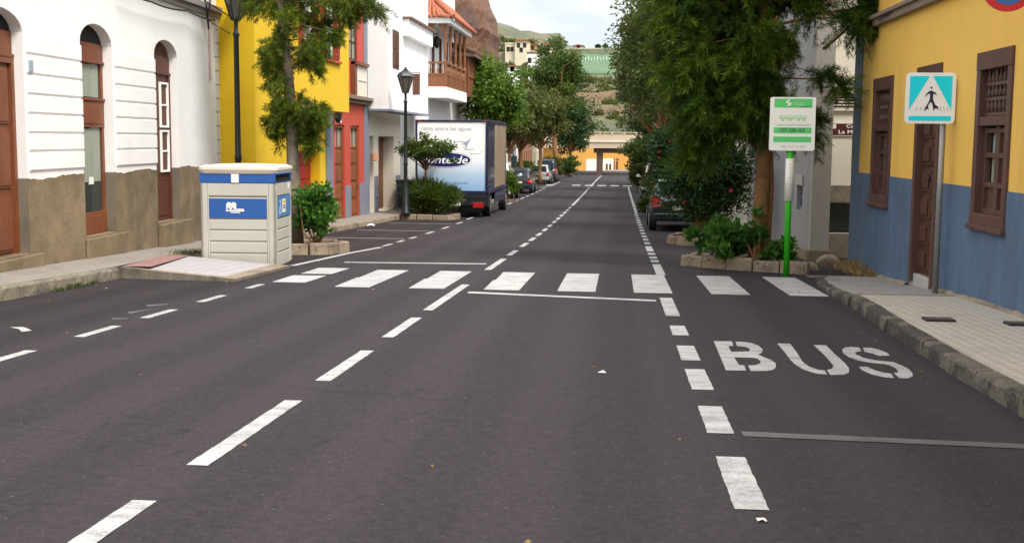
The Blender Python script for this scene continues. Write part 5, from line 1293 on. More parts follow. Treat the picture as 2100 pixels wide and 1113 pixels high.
# ================================================================ planters
def planter(label, pts, h, mat, seed=1, blk=.5):
    r = random.Random(seed); cx = sum(p[0] for p in pts) / len(pts); cy = sum(p[1] for p in pts) / len(pts); g = zr(cy)
    t = thing('planter', label, 'planter', (cx, cy, g), 'stone edged tree planters')
    m = MB(); n = len(pts)
    for i in range(n):
        a, b = Vector((*pts[i], 0)), Vector((*pts[(i + 1) % n], 0)); d = b - a; L_ = d.length; d.normalize(); inn = Vector((cx, cy, 0)) - (a + b) / 2; nn = Vector((-d.y, d.x, 0)); nn = nn if nn.dot(inn) > 0 else -nn
        k = max(1, round(L_ / blk)); 
        for j in range(k):
            s0, s1 = L_ * j / k + .012, L_ * (j + 1) / k - .012; hh = h * r.uniform(.88, 1.08); w = .15
            p, q = a + d * s0 + nn * r.uniform(-.015, .015), a + d * s1 + nn * r.uniform(-.015, .015)
            zz0, zz1 = zr(p.y), zr(q.y); bb = len(m.v); ti = r.uniform(.01, .035)
            m.v += [(*p.xy, zz0 - .08), (*q.xy, zz1 - .08), (*(q + nn * w).xy, zz1 - .08), (*(p + nn * w).xy, zz0 - .08)] + [(*(p + nn * ti).xy, zz0 + hh), (*(q + nn * ti).xy, zz1 + hh * r.uniform(.92, 1.04)), (*(q + nn * w).xy, zz1 + hh), (*(p + nn * w).xy, zz0 + hh)]
            m.f += [tuple(bb + x for x in f) for f in ((0,3,2,1),(4,5,6,7),(0,1,5,4),(1,2,6,5),(2,3,7,6),(3,0,4,7))]; m.mi += [0] * 6
    build('stone_edging', m, mat, t, bevel=.025)
    m = MB(); m.poly([(p[0] + (cx - p[0]) * .12, p[1] + (cy - p[1]) * .12, zr(p[1]) + h * .75) for p in pts]); build('soil', m, M['soil'], t, fix=False)
    # fallen leaves on the soil
    rg = np.random.default_rng(seed); k = 90; C = np.stack([rg.uniform(min(p[0] for p in pts) + .15, max(p[0] for p in pts) - .15, k), rg.uniform(min(p[1] for p in pts) + .15, max(p[1] for p in pts) - .15, k), np.zeros(k)], 1)
    C[:, 2] = [zr(y) + h * .78 for y in C[:, 1]]
    D = rg.normal(size=(k, 3)) * np.array([1, 1, .15]); o = leaf_obj('fallen_leaves', C, D, .08, .04, rg.uniform(0, 1, k), M['dry'], t, seed); o['kind'] = 'stuff'
    return t
planter('stone edged planter around the needle tree beside the bus stop', [(1.05, 20.45), (1.75, 19.6), (2.95, 18.85), (2.98, 20.4), (1.4, 21.4)], .19, M['curbstone'], 3, .48)
planter('low stone edged planter in front of the dark green car', [(1.12, 27.6), (1.45, 26.7), (2.9, 26.2), (2.9, 28.8), (1.4, 29.2)], .20, M['curbstone'], 4)
planter('small stone edged planter behind the recycling container', [(-5.98, 21.3), (-5.3, 21.6), (-5.12, 22.5), (-5.5, 23.2), (-7.1, 23.2), (-7.1, 21.3)], .20, M['curbstone'], 5, .42)
planter('stone edged planter behind the water truck', [(-7.1, 38.6), (-5.5, 38.4), (-5.2, 39.0), (-5.3, 40.1), (-7.1, 40.1)], .16, M['curbstone'], 6)
planter('small planter in front of the water truck holding a bright bush', [(-6.9, 55.1), (-5.0, 55.0), (-4.75, 56.5), (-6.9, 56.9)], .16, M['curbstone'], 7)

# ================================================================ right needle tree by the bus stop
rg = np.random.default_rng(11); Yt = 19.9; tb = atY(1553, 525, Yt); gx = tb.x; g = zr(Yt) + .12
trunk = [(gx, Yt, g - .1), (gx + .02, Yt, g + .6), (gx + .05, Yt + .03, g + 1.5), (gx + .03, Yt, g + 2.6), (gx - .05, Yt + .05, g + 4.2), (gx, Yt, g + 6.0), (gx + .1, Yt, g + 8.2)]
tufts = []
def tu(px, py, dy, r): tufts.append((tuple(atY(px, py, Yt + dy)), r))
lim = [(-200, 1350, 1700), (0, 1350, 1695), (60, 1355, 1665), (120, 1365, 1640), (200, 1390, 1640), (250, 1410, 1632), (290, 1420, 1615)]
hol = [(1690, 110, 46), (1700, 60, 28), (1592, 158, 22), (1552, 60, 20), (1650, 80, 20), (1480, 130, 18), (1520, 215, 10), (1620, 20, 16)]
def bounds(py):
    for (a, l0, r0), (b, l1, r1) in zip(lim, lim[1:]):
        if a <= py <= b: f = (py - a) / (b - a); return l0 + (l1 - l0) * f, r0 + (r1 - r0) * f
    return None
n_ = 0
while n_ < 265:
    py = rg.uniform(-190, 262); l_, r_ = bounds(py); px = rg.uniform(l_, r_)
    if any((px - x)**2 + (py - y)**2 < (q + 22)**2 for x, y, q in hol): continue
    if py > 300 and 1500 < px < 1610: continue
    tu(px, py, rg.uniform(-.5, 1.6), rg.uniform(.14, .25)); n_ += 1
for _ in range(26): tu(rg.uniform(1495, 1590), rg.uniform(40, 262), rg.uniform(-.6, -.25), rg.uniform(.12, .2))
for _ in range(60):   # upper crown above the frame
    a = rg.uniform(0, 6.28); rr = rg.uniform(.2, 1.0); z = rg.uniform(4.2, 8.6); k = 1.7 * (1 - (z - 4.2) / 6); tufts.append(((gx + math.cos(a) * rr * k, Yt + math.sin(a) * rr * k, z), .4))
for px, py, dy, r in ((1775, 15, -.7, .20), (1790, 40, -.8, .16), (1760, 55, -.6, .18), (1752, 35, -.7, .18), (1770, -20, -.7, .25), (1800, -10, -.7, .22), (1728, 178, -.4, .07), (1690, 150, -.3, .07), (1660, 240, .2, .10), (1655, 270, .2, .10), (1430, 300, -.2, .14), (1415, 320, -.1, .12), (1445, 300, 0, .12)): tu(px, py, dy, r)
v1 = atY(1760, 40, Yt - .6); v2 = atY(1695, 95, Yt - .3)
feather_tree('tall dark needle tree with reddish trunk beside the green bus stop pole', (gx, Yt, g), trunk, tufts, 'needle', 'trunk', 5, 22, 84, .13, .0095, .14, .36, .014, minz=2.3,
             extra=[([atY(1690, 100, Yt), atY(1720, 75, Yt - .4), tuple(v1)], [.03, .022, .012]), ([atY(1660, 30, Yt), atY(1710, 25, Yt - .3), atY(1770, 15, Yt - .6)], [.03, .02, .012]),
                    ([(gx + .16, Yt + .1, g), (gx + .20, Yt + .1, g + 1.2), (gx + .14, Yt + .1, g + 2.6)], [.055, .05, .04])])

# ================================================================ left needle tree
rg = np.random.default_rng(12); Yl = 22.3
tp = [(606, 500), (604, 400), (600, 320), (598, 240), (592, 170), (585, 100), (578, 40), (575, -30)]
trunk = [tuple(atY(px, py, Yl)) for px, py in tp]; q = atY(575, -30, Yl); trunk += [(q.x - .1, Yl, q.z + 1.3), (q.x, Yl + .1, q.z + 2.8)]
tufts = []
def tl_(px, py, r, dy=0.0): tufts.append((tuple(atY(px, py, Yl + dy)), r))
for px, py, r in ((575, 205, .14), (585, 230, .15), (570, 235, .13), (640, 225, .15), (650, 245, .13), (630, 250, .16), (620, 275, .13), (575, 180, .14), (562, 150, .12), (568, 125, .16), (560, 95, .16), (575, 100, .14), (572, 70, .16), (555, 130, .12), (570, 260, .12), (572, 280, .10), (645, 275, .11), (660, 225, .10), (640, 300, .09), (600, 225, .12), (625, 210, .13), (565, 215, .12), (590, 250, .10),
                  (585, 60, .18), (600, 35, .20), (575, 30, .18), (620, 15, .20), (590, 8, .22), (560, 15, .20), (525, 10, .16), (510, 5, .14), (640, 30, .20), (650, 60, .18), (640, 85, .17), (655, 100, .15), (670, 45, .16), (630, 105, .13), (615, 125, .11), (660, 120, .12), (650, 138, .09), (680, 75, .10), (690, 72, .08),
                  (690, 12, .16), (715, 15, .17), (740, 8, .18), (765, 15, .15), (780, 22, .12), (720, 35, .13), (705, 30, .14), (750, -10, .2), (670, 0, .2), (640, -10, .22), (600, -20, .25), (560, -15, .22), (530, -10, .2), (700, -15, .2), (548, 130, .09), (545, 105, .08), (555, 170, .08), (660, 235, .10), (555, 250, .09)):
    tl_(px, py, r, rg.uniform(-.45, .45))
for _ in range(26):
    a = rg.uniform(0, 6.28); z = rg.uniform(0, 3.0); k = 1.2 * (1 - z / 4.5); tufts.append(((q.x + math.cos(a) * k * rg.uniform(.3, 1), Yl + math.sin(a) * k * rg.uniform(.3, 1), q.z + z), .3))
feather_tree('needle tree with pale leaning trunk behind the recycling container', (trunk[0][0], Yl, zr(Yl) + .15), trunk, tufts, 'needleL', 'trunkpale', 6, 26, 50, .105, .010, .135, .19, .012)

# ================================================================ bushes and small plants
bush('bright green leafy bush next to the recycling container', atY(648, 440, 21.9).x, 21.95, 1.22, .42, .40, 46, 62, .10, .062, 'leafbright', 21, .14, stems=14)
bush('low leafy plant with broad leaves at the foot of the right needle tree', 1.78, 19.85, .66, .62, .45, 44, 46, .11, .085, 'leafbright', 22, .13, stems=14)
bush('little leafy plant climbing beside the trunk near the bus pole', 2.62, 19.5, .40, .22, .25, 16, 40, .10, .08, 'leafbright', 23, .13)
bush('leafy sucker shoots growing up the front of the tree trunk', atY(1556, 430, 19.6).x, 19.62, 1.0, .16, .10, 9, 16, .11, .08, 'leafbright', 24, .13)
bush('tall dark oleander hedge plant in front of the dark green car', 2.05, 27.6, 2.5, 1.04, .85, 130, 130, .17, .034, 'leafdark', 25, .15, name='oleander', flowers=5, up=.3, stems=16)
bush('dark oleander with red flowers behind the tall oleander', 1.95, 41.5, 3.4, 1.0, 1.0, 90, 120, .19, .05, 'leafdark', 26, .05, name='oleander', flowers=16, up=.2)
bush('green shrub overhanging the dark parked car on the right', 1.35, 46.0, 1.5, .45, .8, 36, 100, .14, .07, 'leafolive', 27, .05, name='shrub')
bush('small low shrub at the edge of the right lane', 1.1, 43.5, .75, .35, .5, 22, 80, .12, .06, 'leafmid', 28, .02, name='shrub')
bush('reddish green shrub at the far end of the right lane', 1.2, 76, 1.9, .5, .9, 34, 100, .18, .09, 'leafolive', 29, .02, name='shrub')
bush('tall leafy shrub below the farthest right hand tree', 2.15, 93, 3.6, 1.7, 1.4, 80, 120, .22, .11, 'leafmid', 37, .02, name='shrub')
bush('dense dark bush with strap leaves behind the water truck', atY(884, 415, 39.2).x, 39.2, 1.10, .92, .55, 90, 110, .26, .03, 'leafmid', 30, .12, up=.5)
bush('bright yellow green bush in front of the water truck', -5.15, 56.0, 1.35, .42, .6, 40, 110, .13, .08, 'leaflime', 31, .12)
bush('dark bush beside the dark grey left car', -6.75, 67.6, 1.6, .62, .6, 40, 110, .15, .08, 'leafdark', 32, .12)
bush('mid green bush between the left cars', -6.35, 80, 1.7, .75, .8, 40, 110, .17, .09, 'leafmid', 33, .12)
bush('olive bush past the dark blue car', -6.0, 108, 2.1, 1.1, 1.1, 44, 110, .2, .1, 'leafolive', 34, .1)
bush('green bush at the left end of the street before the bridge', -5.3, 122, 1.9, 1.3, 1.2, 44, 110, .22, .11, 'leafmid', 35, .1)
tree('small round tree in front of the printed rear of the truck', atY(873, 420, 39.4).x, 39.4, 1.5, .04, 2.22, (1.12, .85, .56), 74, 66, .12, .055, 'leafmid', 'trunk', 36, None, off=.1, name='small_tree', size=(.20, .36), low=-.75)
# dry weeds at the foot of the blue wall
p = RB.pt(sF - 1.0, .12, 0); g = zr(p[1]) - .02
t = thing('dry_weeds', 'tuft of dry straw coloured weeds at the corner of the blue wall', 'weeds', (p[0], p[1], g)); t['kind'] = 'stuff'
rg = np.random.default_rng(40); k = 900; s_ = rg.uniform(-1.2, 1.0, k); C = np.array([RB.pt(sF - 1.15 + s, .04 + abs(n) * .14, zr(14 + sF - 1.15 + s) + offR(14 + sF - 1.15 + s) - .02) for s, n in zip(s_, rg.normal(size=k))])
D = rg.normal(size=(k, 3)) * .5 + np.array([0, 0, 1.0]); leaf_obj('blades', C, D, .26 * rg.uniform(.4, 1.2, k) * (1 - .5 * np.abs(s_ / 1.2)), .012, rg.uniform(0, 1, k), M['dry'], t, 1)
# little grass tufts along the left kerb, weeds by the container
rg = np.random.default_rng(41); t = thing('kerb_weeds', 'little green weeds growing along the left kerb and behind the container', 'weeds', (-6.8, 14, zr(14))); t['kind'] = 'stuff'
C = []
for cx_, cy_, sx, sy, k, z in ((-6.78, 14.4, .03, .35, 160, 0), (-6.78, 11.5, .03, .3, 60, 0), (-6.98, 18.9, .14, .18, 130, .15)):
    C += [(cx_ + rg.normal() * sx, y_, zr(y_) + z) for y_ in cy_ + rg.normal(size=k) * sy]
C = np.array(C); k = len(C); leaf_obj('blades', C, rg.normal(size=(k, 3)) * .6 + np.array([0, 0, .8]), .09 * rg.uniform(.4, 1.2, k), .014, rg.uniform(0, .6, k), M['leafmid'], t, 2)
# boulders by the pavement end
for i, (px, py, r, lab) in enumerate(((1658, 556, .17, 'pale stone block between the bus pole and the pavement'), (1700, 545, .20, 'flat rough stone at the mouth of the lane'), (1725, 552, .13, 'small rough stone against the blue corner'))):
    p = road(px, py); rg2 = random.Random(i); m = MB(); m.lathe((p.x, p.y, p.z - .05), [(r * .95, 0), (r * 1.1, r * .5), (r * .95, r * .9), (r * .5, r * 1.15)], 9)
    m.v = [(x + rg2.uniform(-.03, .03), y + rg2.uniform(-.03, .03), z + rg2.uniform(-.025, .025)) for x, y, z in m.v]; tag(build('stone_block', m, M['curbstone'], loc=tuple(p), bevel=.03), lab, 'stone', 'loose stones at the lane mouth')
# litter
def scrap(px, py, s, label, mat, seed):
    p = road(px, py); r = random.Random(seed); m = MB()
    rows = [[(p.x + (u - 2) * s * .5 + r.uniform(-.2, .2) * s, p.y + (v - 1.5) * s * .6 + r.uniform(-.2, .2) * s, p.z + .006 + r.uniform(0, .5) * s * (0 < u < 4)) for u in range(5)] for v in range(4)]
    m.grid(rows); tag(build('paper_scrap', m, mat, loc=tuple(p), fix=False), label, 'litter', 'litter on the street')
scrap(1235, 765, .028, 'crumpled white paper scrap alone in the middle of the lane', M['sticker'], 1)
scrap(812, 446, .14, 'white plastic bag lying by the left kerb near the second lamp', M['sticker'], 2)
scrap(760, 463, .10, 'small pale scrap lying by the left kerb of the parking bay', M['sticker'], 3)
scrap(1562, 1068, .02, 'torn pale scrap on the asphalt below the nearest bay dash', M['cream'], 4)
rg = np.random.default_rng(50); k = 110; ys_ = rg.uniform(4, 30, k); xs_ = np.where(rg.uniform(size=k) < .5, rg.uniform(-6.6, 2.4, k), rg.choice([-6.6, 2.3], k) + rg.normal(size=k) * .2)
t = thing('fallen_leaves', 'scattered dry leaves and grit lying on the asphalt', 'leaves', (0, 10, zr(10))); t['kind'] = 'stuff'
leaf_obj('leaf_scatter', np.array([(x, y, zr(y) + .008) for x, y in zip(xs_, ys_)]), rg.normal(size=(k, 3)) * np.array([1, 1, .12]), .035, .018, rg.uniform(0, 1, k), M['dry'], t, 3)

# ================================================================ street trees farther away
for a in (
  # left side
  ('bushy yellow green tree rising behind the truck, nearest on the left', -6.25, 60, 2.6, .16, 5.0, (1.75, 1.7, 2.2), 90, 120, .21, .11, 'leaflime', 51),
  ('olive green tree next beyond the bushy tree on the left', -6.1, 74, 2.4, .15, 4.9, (2.1, 2.0, 1.9), 90, 120, .23, .12, 'leafolive', 52),
  ('thin trunked green tree beside the dark grey left car', -6.4, 70, 2.2, .12, 4.2, (1.5, 1.5, 1.4), 60, 110, .22, .11, 'leafolive', 53),
  ('olive tree with low spreading crown above the silver car', -5.9, 90, 2.6, .16, 5.2, (2.5, 2.2, 2.3), 100, 120, .25, .13, 'leafolive', 54),
  ('tallest tree on the left, with a thin top against the sky', -5.9, 112, 4.5, .25, 9.3, (2.75, 2.5, 3.8), 130, 120, .29, .15, 'leafmid', 55),
  ('dark low tree at the left end before the bridge', -5.2, 128, 2.6, .2, 5.9, (2.45, 2.3, 3.9), 120, 130, .28, .15, 'leafdark', 56),
  # right side
  ('tall mixed green tree beyond the oleander on the right', 2.35, 33.5, 2.8, .2, 6.2, (1.9, 1.9, 3.3), 150, 130, .17, .075, 'leafmid', 61),
  ('tall olive tree fourth in the right row', 2.2, 46, 3.0, .2, 6.6, (2.0, 2.0, 3.5), 150, 130, .20, .09, 'leafolive', 62),
  ('tall mid green tree fifth in the right row', 2.3, 60, 3.0, .22, 7.4, (2.45, 2.3, 4.3), 160, 130, .23, .11, 'leafmid', 63),
  ('tall olive tree sixth in the right row', 2.5, 76, 3.0, .24, 8.0, (2.9, 2.5, 5.0), 170, 130, .27, .13, 'leafolive', 64),
  ('farthest dark tree of the right row by the underpass', 2.9, 98, 3.0, .24, 8.0, (2.9, 2.6, 5.2), 160, 130, .30, .15, 'leafdark', 65)):
    tree(a[0], *a[1:11], a[11], 'trunk', a[12], off=.05)

# ================================================================ bridge and what stands beyond it
t = thing('bridge', 'concrete road bridge crossing the end of the street on a dark pier', 'bridge', (-2, 150, zr(150)))
Yb = 150; zt_, zm_, zl_ = atY(1230, 272, Yb).z, atY(1230, 290, Yb).z, atY(1230, 304, Yb).z
m = MB(); m.box(-22, 26, Yb, Yb + 8, zl_, zm_); build('deck', m, M['bridge'], t)
m = MB(); m.box(-22, 26, Yb + .1, Yb + .35, zm_, zt_ - .25); build('parapet', m, M['bridge'], t)
m = MB()
for k in range(33): m.box(-22 + k * 1.5, -21.8 + k * 1.5, Yb + .05, Yb + .3, zt_ - .25, zt_)
m.box(-22, 26, Yb + .05, Yb + .3, zt_, zt_ + .08); build('railing', m, M['bridge'], t)
m = MB(); m.box(-22, 26, Yb - .12, Yb - .001, zm_ - .1, zm_ + .18); build('cornice', m, M['farcream'], t)
m = MB(); x0, x1 = atY(1223, 330, Yb).x, atY(1235, 330, Yb).x; m.box(x0, x1, Yb + .6, Yb + 7, zr(150) - .3, zl_ - .3); build('pier', m, M['bridgeunder'], t, bevel=.05)
m = MB(); m.box(atY(1217, 330, Yb).x, 26, Yb + .5, Yb + 7.4, zl_ - .6, zl_ - .002); build('cross_beam', m, M['bridgeunder'], t)
t = thing('yellow_building', 'orange yellow building with white lower wall seen under the bridge', 'house', (0, 178, -3))
E0 = atY(1180, 350, 172); E1 = atY(1310, 340, 190); Eb = Fr(E0.x, E0.y, E1.x - E0.x, E1.y - E0.y, 1, -1); LE = math.hypot(E1.x - E0.x, E1.y - E0.y)
m = MB(Eb); m.bar(-4, LE, -4.5, zl_ + .35, -6, 0); build('wall', m, M['orangewall'], t)
sx_ = lambda px: Eb.px(px, 340)[0]
z1_, z2_ = Eb.px(1235, 326)[1], Eb.px(1254, 326)[1]
m = MB(Eb); m.bar(sx_(1200), sx_(1255), -4.5, z1_, 0, .25); build('white_base', m, M['cream'], t)
zg = zr(178)
for a, b in ((1239, 1243), (1246, 1250), (1257, 1260), (1263, 1267)):
    m = MB(Eb); base = Eb.px(a, 356 - (a - 1237) * .2)[1]; n_ = .25 if a < 1255 else 0; m.bar(sx_(a), sx_(b), base, Eb.px(a, 336 if a < 1255 else 331)[1], n_, n_ + .05); build('door', m, M['brown'], t)
for a, b in ((1257, 1260), (1264, 1268)):
    m = MB(Eb); m.bar(sx_(a), sx_(b), Eb.px(a, 329)[1], Eb.px(a, 325)[1], 0, .05); build('window', m, M['brown'], t)
m = MB(Eb); m.bar(-4.3, LE, zl_ + .35, zl_ + .5, -6.2, .3); build('roof', m, M['rooftiledark'], t)

# hillside beyond the bridge
from mathutils import noise as mn
def hz(x, y):
    b = lerp(y, [(158, -3.6), (193, -3.5), (206, 2.8), (222, 6.0), (224, 7.2), (245, 9.6), (247, 11.0), (288, 16.4), (290, 17), (316, 25.2), (400, 26), (700, 20)])
    l = max(0, min(1, (-14 - x) / 12)); b2 = lerp(y, [(158, -3.6), (190, -3), (205, 4), (260, 13), (300, 19), (330, 24), (400, 34), (520, 44), (700, 40)])
    n = mn.fractal(Vector((x * .06, y * .06, 0)), 1.0, 2.0, 4) * lerp(y, [(190, 0), (206, 1.0), (400, 3)])
    if abs(y - 303) < 18 and x > -14: n *= .1
    side = lerp(x, [(-300, 30), (-60, 6), (-20, 0), (8, 0), (60, 10), (300, 45)]) * lerp(y, [(190, 0), (260, 1)])
    return b * (1 - l) + b2 * l + n + side
m = MB(); xs = frange(-260, -44, 9) + frange(-42, 22, 1.6) + frange(26, 240, 9)
ysn = frange(157, 330, 1.8) + frange(335, 700, 12)
m.grid([[(x, y, hz(x, y)) for x in xs] for y in ysn])
tag(build('hillside', m, M['hill'], smooth=True), 'dry scrubby hillside rising behind the bridge', 'hill', kind='structure')
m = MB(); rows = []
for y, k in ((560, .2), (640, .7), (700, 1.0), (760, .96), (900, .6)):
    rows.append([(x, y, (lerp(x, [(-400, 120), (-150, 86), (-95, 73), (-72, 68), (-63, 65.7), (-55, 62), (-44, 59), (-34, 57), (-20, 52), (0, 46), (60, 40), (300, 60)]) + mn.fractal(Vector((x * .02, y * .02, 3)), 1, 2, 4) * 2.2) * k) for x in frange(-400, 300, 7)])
m.grid(rows); tag(build('far_hill', m, M['farhill'], smooth=True), 'distant green ridge greyed for haze behind the hillside houses', 'hill', kind='structure')
# cliff
m = MB(); rows = []
for i in range(44):
    z = -4 + i * .85; row = []
    for k in range(140):
        a = 2 * math.pi * k / 139 if k < 139 else 0
        e = .5; ca, sa = math.cos(a), math.sin(a); sx_c = math.copysign(abs(ca) ** e, ca); sy_c = math.copysign(abs(sa) ** e, sa)
        sh = lerp(z, [(-4, 1.02), (6, .985), (12, 1.0), (15.5, 1.012), (18, .985), (20, .95), (24, .86), (34, .5)])
        v = Vector((ca * 6, sa * 6, z * .10)); n1 = mn.fractal(v, 1, 2, 5); v2 = Vector((ca * 16, sa * 16, z * .05)); n2 = abs(mn.noise(v2))
        r_ = sh * (1 + .020 * n1 - .03 * n2 + .006 * math.sin(z * 2.1 + n1 * 3))
        row.append((-41.4 + 23.6 * sx_c * r_, 170 + 20 * sy_c * r_, z + n1 * .6 + lerp(-39.5 + 23.6 * sx_c, [(-60, 3), (-15, 0)])))
    rows.append(row)
m.grid(rows); m.poly(rows[-1][:-1]); tag(build('cliff', m, M['rock'], smooth=False, fix=True), 'steep reddish brown rock cliff above the left houses', 'cliff', kind='structure')
# terrace walls and the net house
for y, lab in ((223, 'lower rubble terrace wall on the hillside'), (246, 'upper rubble terrace wall on the hillside')):
    m = MB(); 
    for k in range(20): x = -13 + k * 1.1; h0 = hz(x, y - 1); m.box(x, x + 1.08, y - .9, y - .1, h0 - 1, hz(x, y + 1.5) + .35)
    tag(build('terrace_wall', m, M['terrwall'], loc=(-2, y, hz(-2, y))), lab, 'wall', 'terrace walls on the hillside')
for k, (px, py) in enumerate(((1199, 203), (1206, 200), (1214, 204), (1223, 201), (1230, 205))):
    p = atY(px, py, 228); m = MB(); h0 = hz(p.x, 228); m.box(p.x - .25, p.x + .25, 227.7, 228.2, h0 - .3, p.z + .4)
    m.box(p.x - .35, p.x + .35, 227.6, 228.3, p.z + .4, p.z + .6); tag(build('terrace_post', m, M['terrwall'], loc=(p.x, 228, h0)), 'short pale terrace post on the hillside above the bridge', 'post', 'terrace posts on the hillside')
t = thing('net_greenhouse', 'long pale green netted plantation screen along the hilltop', 'greenhouse', (-3, 300, 18))
zA, zB, zC = atY(1215, 150, 289).z, atY(1215, 124, 302).z, atY(1215, 103, 315).z
x0, x1 = -14.5, 16
m = MB(); rows = []
for y, z in ((288.8, zA - 1), (289, zA), (302, zB), (302.3, zB + .3), (315, zC), (330, zC + .2), (330.2, zA)):
    rows.append([(x0 + (x1 - x0) * k / 40, y, z + .03 * math.sin(k * 1.9)) for k in range(41)])
m.grid(rows); m.grid([[r[0], (r[0][0], r[0][1], zA - 3)] for r in rows]); build('net', m, M['net'], t, fix=False)
m = MB()
for k in range(16): x = x0 + 5 + k * .75; m.box(x - .06, x + .06, 301.6, 301.75, zB - .2, zB + .55 + (k % 3) * .2)
m.box(x0 + 6, x0 + 8.8, 301.4, 301.6, zB - .45, zB - .25); build('white_posts', m, M['farwhite'], t)
m = MB(); m.box(x0, x1, 314.8, 316, zC - .2, zC + .5); build('top_edge', m, M['farcream'], t)
for i, (px, py, s, lab) in enumerate(((1226, 96, .95, 'larger dark shrub on the skyline above the green netting'), (1242, 96, .7, 'smaller dark shrub on the skyline above the green netting'))):
    p = atY(px, py, 322); rg = np.random.default_rng(70 + i); t = thing('shrub', lab, 'shrub', (p.x, 322, p.z - s)); cl = crown_clumps(rg, tuple(p), (s, s, s * .55), 14, (.4, .6))
    m = MB(); m.tube([(p.x, 322, p.z - s * 1.2), (p.x, 322, p.z)], .12, 6); build('stems', m, M['trunk'], t); leaf_obj('foliage', *leaves_from(rg, cl, 60, .4, .25), M['leafdark'], t, i)
# houses on the hill
def hill_house(label, px0, px1, pyt, pyb, Y, mat, rmat, wins, depth=8, seed=0):
    a, b = atY(px0, pyb, Y), atY(px1, pyb, Y); zt = atY((px0 + px1) / 2, pyt, Y).z; x0, x1 = a.x, b.x; z0 = min(a.z, hz(x0, Y)) - 2.5
    t = thing('hill_house', label, 'house', ((x0 + x1) / 2, Y, z0), 'houses on the hillside'); H_ = Fr(0, Y, 1, 0, 0, -1)
    m = MB(H_); hs = []
    for c, r in wins:
        wx = x0 + (x1 - x0) * c; wz = a.z + (zt - a.z) * r; hs.append((wx - .45, wx + .45, wz - .6, wz + .6))
    m.wall(rect(x0, x1, z0, zt), [rect(*q) for q in hs], .3, depth); m.bar(x0, x1, z0, zt, -depth, -depth + .3); build('wall', m, mat, t)
    for q in hs: window(t, H_, *q, -.2, M['brown'], 2, 2, .1)
    m = MB(H_)
    if rmat is M['rooftile']: m.prism([(x0 - .3, zt), (x1 + .3, zt), ((x0 + x1) / 2, zt + (x1 - x0) * .14)], -depth - .3, .4)
    else: m.bar(x0 - .1, x1 + .1, zt, zt + .35, -depth, .1)
    build('roof', m, rmat, t)
hill_house('large cream house with reddish roof on the hill, behind the tree tops', 1056, 1084, 84, 108, 300, M['farcream'], M['rooftile'], [(.25, .6), (.7, .6), (.45, .2)], seed=1)
hill_house('lower cream house wing joined left of the large cream house', 1036, 1056, 91, 112, 301, M['farcream'], M['farcream'], [(.3, .5), (.7, .5)])
hill_house('small ochre house to the right of the large cream house', 1084, 1100, 93, 104, 306, paint('far_ochre', (.55, .36, .16), .8, .08, .3), M['rooftile'], [(.5, .5)])
hill_house('bright cream house with flat dark red roof near the tall tree', 1112, 1130, 92, 106, 308, M['farcream'], M['rooftile'], [(.3, .5), (.7, .5)])
hill_house('white house with a dark door side on the hillside', 1081, 1106, 110, 134, 268, M['farwhite'], M['rooftiledark'], [(.2, .4)])
hill_house('small white outbuilding among the hillside trees', 1041, 1060, 137, 146, 250, M['farwhite'], M['rooftile'], [(.5, .5)])
hill_house('pale peach roofed shed right of the tall tree on the hilltop', 1176, 1196, 94, 103, 330, M['farcream'], M['rooftile'], [(.5, .5)])
# scrub on the hill: uncountable
rg = np.random.default_rng(80); t = thing('hillside_scrub', 'green scrub and small trees covering the hillside', 'scrub', (-10, 230, 5)); t['kind'] = 'stuff'
cl = []
while len(cl) < 760:
    y = rg.uniform(197, 360); x = rg.uniform(-52, 18)
    if 284 < y < 332 and x > -16: continue
    if y < 215 and rg.uniform() < .25: continue
    if 240 < y < 312 and x < -16 and rg.uniform() < .45: continue
    s = rg.uniform(.5, 1.5) * (1.5 if y < 205 else .85); cl.append((x, y, hz(x, y) + s * .45, s))
leaf_obj('foliage', *leaves_from(rg, cl, 60, .62, .40, .2), M['leafolive'], t, 9)

# ================================================================ cables
def cable(label, pts, r=.014, sag=.0):
    P_ = [Vector(p) for p in pts]; out = []
    for a, b in zip(P_, P_[1:]):
        for k in range(9): f = k / 8; c = a.lerp(b, f); c.z -= sag * 4 * f * (1 - f) * (b - a).length; out.append(c)
    m = MB(); m.tube(out, r, 6); tag(build('overhead_cable', m, M['cable'], loc=tuple(P_[0])), label, 'cable', 'cables strung along the houses')
wp = lambda px, py, n=.16: W.pt(W.px(px, py, n)[0], n, W.px(px, py, n)[1])
cable('thick dark cable looping along the cornice of the white house', [wp(250, -22), wp(310, 4), wp(385, 22), wp(440, 42)], .017, .02)
cable('dark cable from the white house corner to the yellow house', [wp(425, 5), wp(440, 14), tuple(atY(478, 36, 24.6)), tuple(atY(545, 64, 25.6))], .014, .02)
cable('lower thin cable crossing to the yellow wall', [wp(428, 42), tuple(atY(480, 72, 24.6)), tuple(atY(545, 95, 25.4))], .010, .02)
for i, (a, b, c) in enumerate((((418, -10), (424, 20), (428, 60)), ((432, -20), (430, 10), (424, 40)))):
    cable(('bundle of dark cable hanging at the white house corner, ' + ('outer strand', 'inner strand')[i]), [wp(*a, .1), wp(*b, .13), wp(*c, .08)], .02, .0)
rp_ = lambda px, py, n=.13: RB.pt(RB.px(px, py, n)[0], n, RB.px(px, py, n)[1])
cable('thin dark cable along the stone band of the yellow house', [rp_(1800, 42), rp_(1835, 16), rp_(1880, -14), rp_(1960, -50)], .010, .01)

